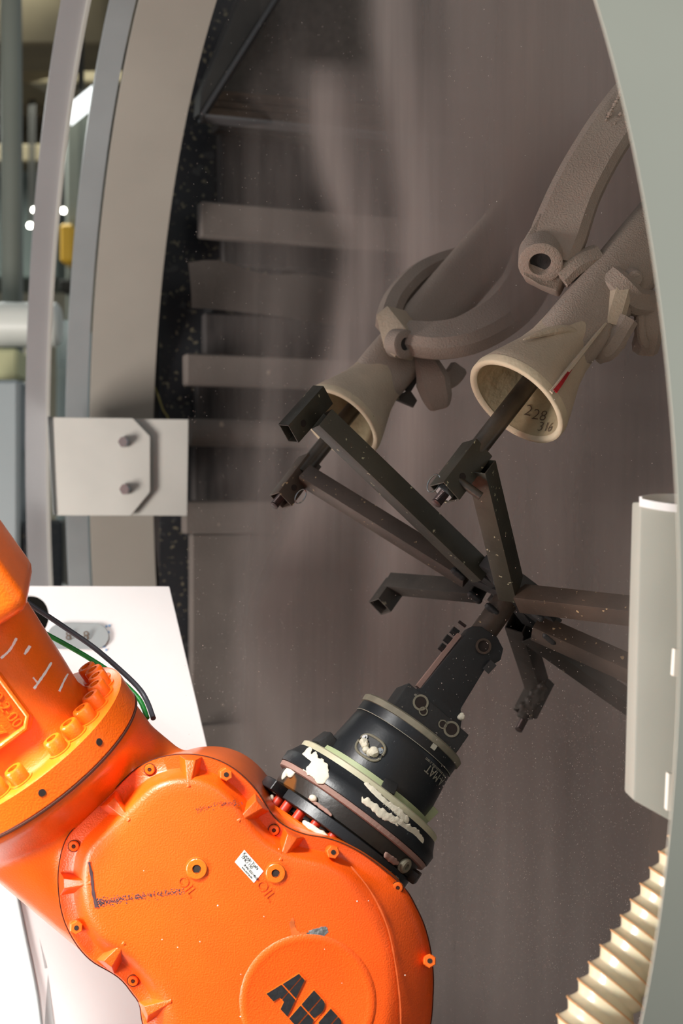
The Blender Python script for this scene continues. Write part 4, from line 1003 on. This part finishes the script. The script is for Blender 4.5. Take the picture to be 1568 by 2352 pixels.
branch(s2, [(960, 800, 2.23), (985, 850, 2.22), (1000, 900, 2.22), (1008, 935, 2.23)], .042, .03, nm='tongue_branch', scales=[.7, .9, 1.25, 1.1, .7])
branch(s2, [(1000, 880, 2.225), (1035, 868, 2.24), (1050, 850, 2.26)], .03, .02, nm='tongue_branch')
bm = bmesh.new(); prism(bm, [P(905, 915, 2.24), P(940, 893, 2.24), P(958, 920, 2.24), P(950, 934, 2.24)], (0, .03, 0)); barbox(bm, P(935, 900, 2.25), P(965, 850, 2.25), .010, .010); finish('clip', bm, M['steeldusty'], s2, bevel=.001)

# ------------------------------------------------------------ right side: panel and hose
bx = empty('side_panel_box', P(1500, 1880, 1.45), 'pale grey-green folded sheet panel by the right casing', 'panel')
D = 1.46
bm = bmesh.new(); prism(bm, [P(1471, 1152, D), P(1560, 1160, D - .02), P(1640, 1160, D - .02), P(1640, 1920, D - .02), P(1536, 1884, D - .01), P(1453, 1838, D)], (.0, .045, 0)); finish('sheet', bm, M['boxpanel'], bx, bevel=.003, segs=2)
bm = bmesh.new(); q = spline([P(1471, 1152, D - .002), P(1500, 1146, D + .03), P(1540, 1145, D + .045), P(1640, 1146, D + .04)], 6); sweep(bm, q, rect(.003, .010), hint=(0, 0, 1)); q = [P(1471, 1154, D - .002), P(1510, 1162, D - .012), P(1560, 1168, D - .02), P(1640, 1172, D - .02)]; sweep(bm, spline(q, 6), rect(.004, .008), hint=(0, 0, 1)); finish('top_edge', bm, M['white'], bx)
for (y0, y1) in ((1490, 1552), (1775, 1860)):
    x = 1552 - (y0 - 1490) * .05; bm = bmesh.new(); barbox(bm, P(x, y0, D - .035), P(x - 4, y1, D - .035), .0055, .012); finish('hinge', bm, M['cabwhite'], bx, bevel=.001)

mh = bpy.data.materials.new('translucent_hose'); mh.use_nodes = True; b = mh.node_tree.nodes['Principled BSDF']
b.inputs['Base Color'].default_value = (*lin((226, 218, 186)), 1); b.inputs['Roughness'].default_value = .25; b.inputs['Subsurface Weight'].default_value = .4
b.inputs['Subsurface Radius'].default_value = (.02, .016, .01); b.inputs['Coat Weight'].default_value = .4
hose_r = empty('corrugated_hose', P(1350, 2352, 1.5) - UP * .1, 'cream translucent corrugated hose at lower right', 'hose')
cp = [(1640, 1850, 1.52), (1578, 1975, 1.50), (1528, 2070, 1.49), (1475, 2165, 1.48), (1420, 2252, 1.47), (1368, 2345, 1.46), (1318, 2450, 1.45), (1270, 2560, 1.44)]
q = spline([P(*p) for p in cp], 60); cl = [0]
for i in range(1, len(q)): cl.append(cl[-1] + (q[i] - q[i - 1]).length)
tot = cl[-1]; nst = int(tot / .0011); pts = []; scs = []; j = 0
pitch = .0196
for i in range(nst):
    d = tot * i / nst
    while cl[j + 1] < d: j += 1
    f_ = (d - cl[j]) / (cl[j + 1] - cl[j]); pts.append(q[j].lerp(q[j + 1], f_))
bm = bmesh.new(); rg = []; seg_ = 40; gr = .026
for i, p in enumerate(pts):
    t = pts[min(i + 1, nst - 1)] - pts[max(i - 1, 0)]; a, u, v = frame(t, (0, -1, 0)); row = []
    for k in range(seg_):
        an = 2 * math.pi * k / seg_; ph = ((tot * i / nst) / pitch + k / seg_) % 1.0
        prof = abs(ph - .5) * 2            # 0..1 triangle
        growth = .72 + .28 * i / nst * 1.35
        rr_ = (.0300 + .0065 * (prof ** 1.2)) * min(1.06, growth)
        row.append(bm.verts.new(p + u * math.cos(an) * rr_ + v * math.sin(an) * rr_))
    rg.append(row)
for A, B in zip(rg, rg[1:]):
    for k in range(seg_): bm.faces.new((A[k], A[(k + 1) % seg_], B[(k + 1) % seg_], B[k]))
finish('hose_wall', bm, mh, hose_r, angle=80)
bm = bmesh.new(); hp = []
for i, p in enumerate(pts):
    t = pts[min(i + 1, nst - 1)] - pts[max(i - 1, 0)]; a, u, v = frame(t, (0, -1, 0))
    x = (tot * i / nst) / pitch; k = (-x) % 1.0; an = 2 * math.pi * k; growth = .72 + .28 * i / nst * 1.35
    hp.append(p + (u * math.cos(an) + v * math.sin(an)) * (.0366 * min(1.06, growth)))
q2 = []
for i in range(nst - 1):
    for j in (0, .34, .67):
        # dense helix from analytic phase
        x = (tot * (i + j) / nst) / pitch; an = -2 * math.pi * x; p = pts[i].lerp(pts[i + 1], j); t = pts[i + 1] - pts[max(i - 1, 0)]
        a, u, v = frame(t, (0, -1, 0)); g_ = min(1.06, .72 + .28 * i / nst * 1.35)
        q2.append(p + (u * math.cos(an) + v * math.sin(an)) * (.0366 * g_))
sweep(bm, q2, circ(.0011, 5), hint=(q2[1] - q2[0]).cross(Vector((0, -1, 0)))); finish('helix_rib', bm, mat('hose_rib', (206, 160, 112), .35), hose_r)

# ------------------------------------------------------------ falling sand
def sand_mat(name, rgb, lo, hi, scale, st):
    m = bpy.data.materials.new(name); m.use_nodes = True; nt = m.node_tree; N = nt.nodes; L = nt.links; N.clear()
    out = N.new('ShaderNodeOutputMaterial'); mix = N.new('ShaderNodeMixShader'); tr = N.new('ShaderNodeBsdfTransparent')
    df = N.new('ShaderNodeBsdfDiffuse'); tl_ = N.new('ShaderNodeBsdfTranslucent'); ad = N.new('ShaderNodeMixShader'); ad.inputs[0].default_value = .5
    for n_ in (df, tl_): n_.inputs['Color'].default_value = (*lin(rgb), 1)
    L.new(df.outputs[0], ad.inputs[1]); L.new(tl_.outputs[0], ad.inputs[2])
    at = N.new('ShaderNodeAttribute'); at.attribute_name = 'dens'
    tc = N.new('ShaderNodeTexCoord'); mp = N.new('ShaderNodeMapping'); mp.inputs['Scale'].default_value = st; L.new(tc.outputs['Object'], mp.inputs[0])
    no = N.new('ShaderNodeTexNoise'); no.inputs['Scale'].default_value = scale; no.inputs['Detail'].default_value = 5; no.inputs['Distortion'].default_value = .6; L.new(mp.outputs[0], no.inputs['Vector'])
    mr = N.new('ShaderNodeMapRange'); mr.inputs['From Min'].default_value = .32; mr.inputs['From Max'].default_value = .68; mr.inputs['To Min'].default_value = lo; mr.inputs['To Max'].default_value = hi
    L.new(no.outputs['Fac'], mr.inputs['Value'])
    mp2 = N.new('ShaderNodeMapping'); mp2.inputs['Scale'].default_value = (26, 26, .9); L.new(tc.outputs['Object'], mp2.inputs[0])
    n2 = N.new('ShaderNodeTexNoise'); n2.inputs['Scale'].default_value = 1.0; n2.inputs['Detail'].default_value = 6; L.new(mp2.outputs[0], n2.inputs['Vector'])
    m2 = N.new('ShaderNodeMapRange'); m2.inputs['From Min'].default_value = .3; m2.inputs['From Max'].default_value = .7; m2.inputs['To Min'].default_value = .78; m2.inputs['To Max'].default_value = 1.22; L.new(n2.outputs['Fac'], m2.inputs['Value'])
    mm_ = N.new('ShaderNodeMath'); mm_.operation = 'MULTIPLY'; L.new(mr.outputs[0], mm_.inputs[0]); L.new(m2.outputs[0], mm_.inputs[1])
    mu = N.new('ShaderNodeMath'); mu.operation = 'MULTIPLY'; mu.use_clamp = True; L.new(mm_.outputs[0], mu.inputs[0]); L.new(at.outputs['Fac'], mu.inputs[1])
    L.new(mu.outputs[0], mix.inputs[0]); L.new(tr.outputs[0], mix.inputs[1]); L.new(ad.outputs[0], mix.inputs[2]); L.new(mix.outputs[0], out.inputs[0])
    return m
def curtain(label, left, right_px, D, m, amp=.03, wl=9, edge=.10, ytop=-200, ybot=2600, falloff=None):
    """left: traced left boundary (px, py); hangs as a folded sheet at distance D"""
    bm = bmesh.new(); lay = bm.verts.layers.float.new('dens'); nx, ny = 90, 60; g = []
    lx = [l[0] for l in left]; ly = [l[1] for l in left]
    for j in range(ny + 1):
        y = ytop + (ybot - ytop) * j / ny; x0 = np.interp(y, ly, lx); row = []
        for i in range(nx + 1):
            f_ = i / nx; x = x0 + (right_px - x0) * f_
            dd = D + amp * math.sin(f_ * wl * 2 + y * .002)
            v = bm.verts.new(P(x, y, dd)); e = min(1, f_ / edge); e = e * e * (3 - 2 * e)
            d_ = e * (1.0 + .75 * math.exp(-((f_ - edge) / (.03 + edge * .3)) ** 2))
            if falloff: d_ *= falloff(x, y)
            v[lay] = d_; row.append(v)
        g.append(row)
    for j in range(ny):
        for i in range(nx): bm.faces.new((g[j][i], g[j][i + 1], g[j + 1][i + 1], g[j + 1][i]))
    o = finish('falling_sand_curtain', bm, m, angle=180); tag(o, label, 'sand', kind='stuff')
    return o
sm1 = sand_mat('falling_sand_a', (190, 177, 170), .16, .36, 1.3, (4.5, 4.5, .55))
sm2 = sand_mat('falling_sand_b', (190, 176, 169), .32, .74, .8, (3.0, 3.0, .8))
sm3 = sand_mat('falling_sand_c', (194, 180, 172), .02, .50, 1.3, (3.4, 3.4, .8))
sm4 = sand_mat('falling_sand_d', (182, 164, 156), .40, .62, 1.2, (3.4, 3.4, .8))
curtain('rear veil of falling sand against the booth wall', [(430, -200), (470, 900), (440, 1200), (440, 2600)], 1900, 3.0, sm1, falloff=lambda x, y: np.interp(y, [-200, 900, 1250, 2600], [.35, .55, 1.2, 1.6]) * np.interp(x, [430, 700, 1000], [.5, .9, 1.3]))
curtain('middle veil of falling sand beginning beside the hood', [(640, -200), (640, 150), (655, 300), (690, 420), (750, 560), (720, 760), (640, 1100), (520, 1400), (500, 2600)], 1900, 2.8, sm2, amp=.012, edge=.07, falloff=lambda x, y: np.interp(y, [-200, 130, 190, 900, 1300, 2600], [0, 0, .7, .8, 1.1, 1.3]))
curtain('front veil of falling sand filling the right half', [(795, -200), (805, 100), (835, 270), (868, 480), (872, 720), (850, 900), (800, 1300), (700, 2600)], 1900, 2.62, sm2, amp=.014, edge=.08, falloff=lambda x, y: np.interp(y, [-200, 900, 1300, 2600], [1.0, .9, .8, .8]))
curtain('thin wisps of sand drifting between the two moulds', [(950, -200), (960, 180), (985, 430), (1010, 700), (1000, 2600)], 1900, 2.48, sm3, amp=.01, edge=.12, falloff=lambda x, y: np.interp(y, [-200, 500, 800, 2600], [.9, 1.0, .5, .4]))
curtain('soft veil of sand in front of the curved casting branches', [(930, -200), (940, 600), (960, 900), (960, 2600)], 1900, 2.14, sm4, amp=.006, edge=.30, falloff=lambda x, y: np.interp(y, [-200, 450, 650, 780, 950, 2600], [.5, 1.2, .9, .3, .1, .1]))
curtain('near wisp of sand falling over the rack arms at right', [(1300, -200), (1290, 1200), (1260, 2600)], 1640, 1.68, sm3, amp=.008, edge=.7, wl=2, falloff=lambda x, y: np.interp(y, [-200, 1100, 1250, 1500, 1800, 2600], [0, 0, .8, 1.1, .8, .5]))
# flying grains
bm = bmesh.new()
for _ in range(12000):
    x = random.uniform(420, 1560); y = random.uniform(0, 2352) if random.random() < .25 else random.triangular(1300, 2352, 2200)
    if y > 1600 and random.random() < .6: x = random.uniform(960, 1500)
    D_ = random.uniform(1.75, 2.7) if x > 1000 else random.uniform(2.05, 2.8)
    p = P(x, y, D_); r_ = random.uniform(.00016, .00036); k = [bm.verts.new(p + Vector(d) * r_) for d in ((1, 1, 1.6), (-1, -1, 1.6), (-1, 1, -1.6), (1, -1, -1.6))]
    for t in ((0, 1, 2), (0, 3, 1), (0, 2, 3), (1, 3, 2)): bm.faces.new([k[i] for i in t])
tag(finish('flying_sand', bm, mat('sand_grain', (190, 176, 166), .7), smooth=False), 'fine sand grains raining through the booth', 'sand', kind='stuff')
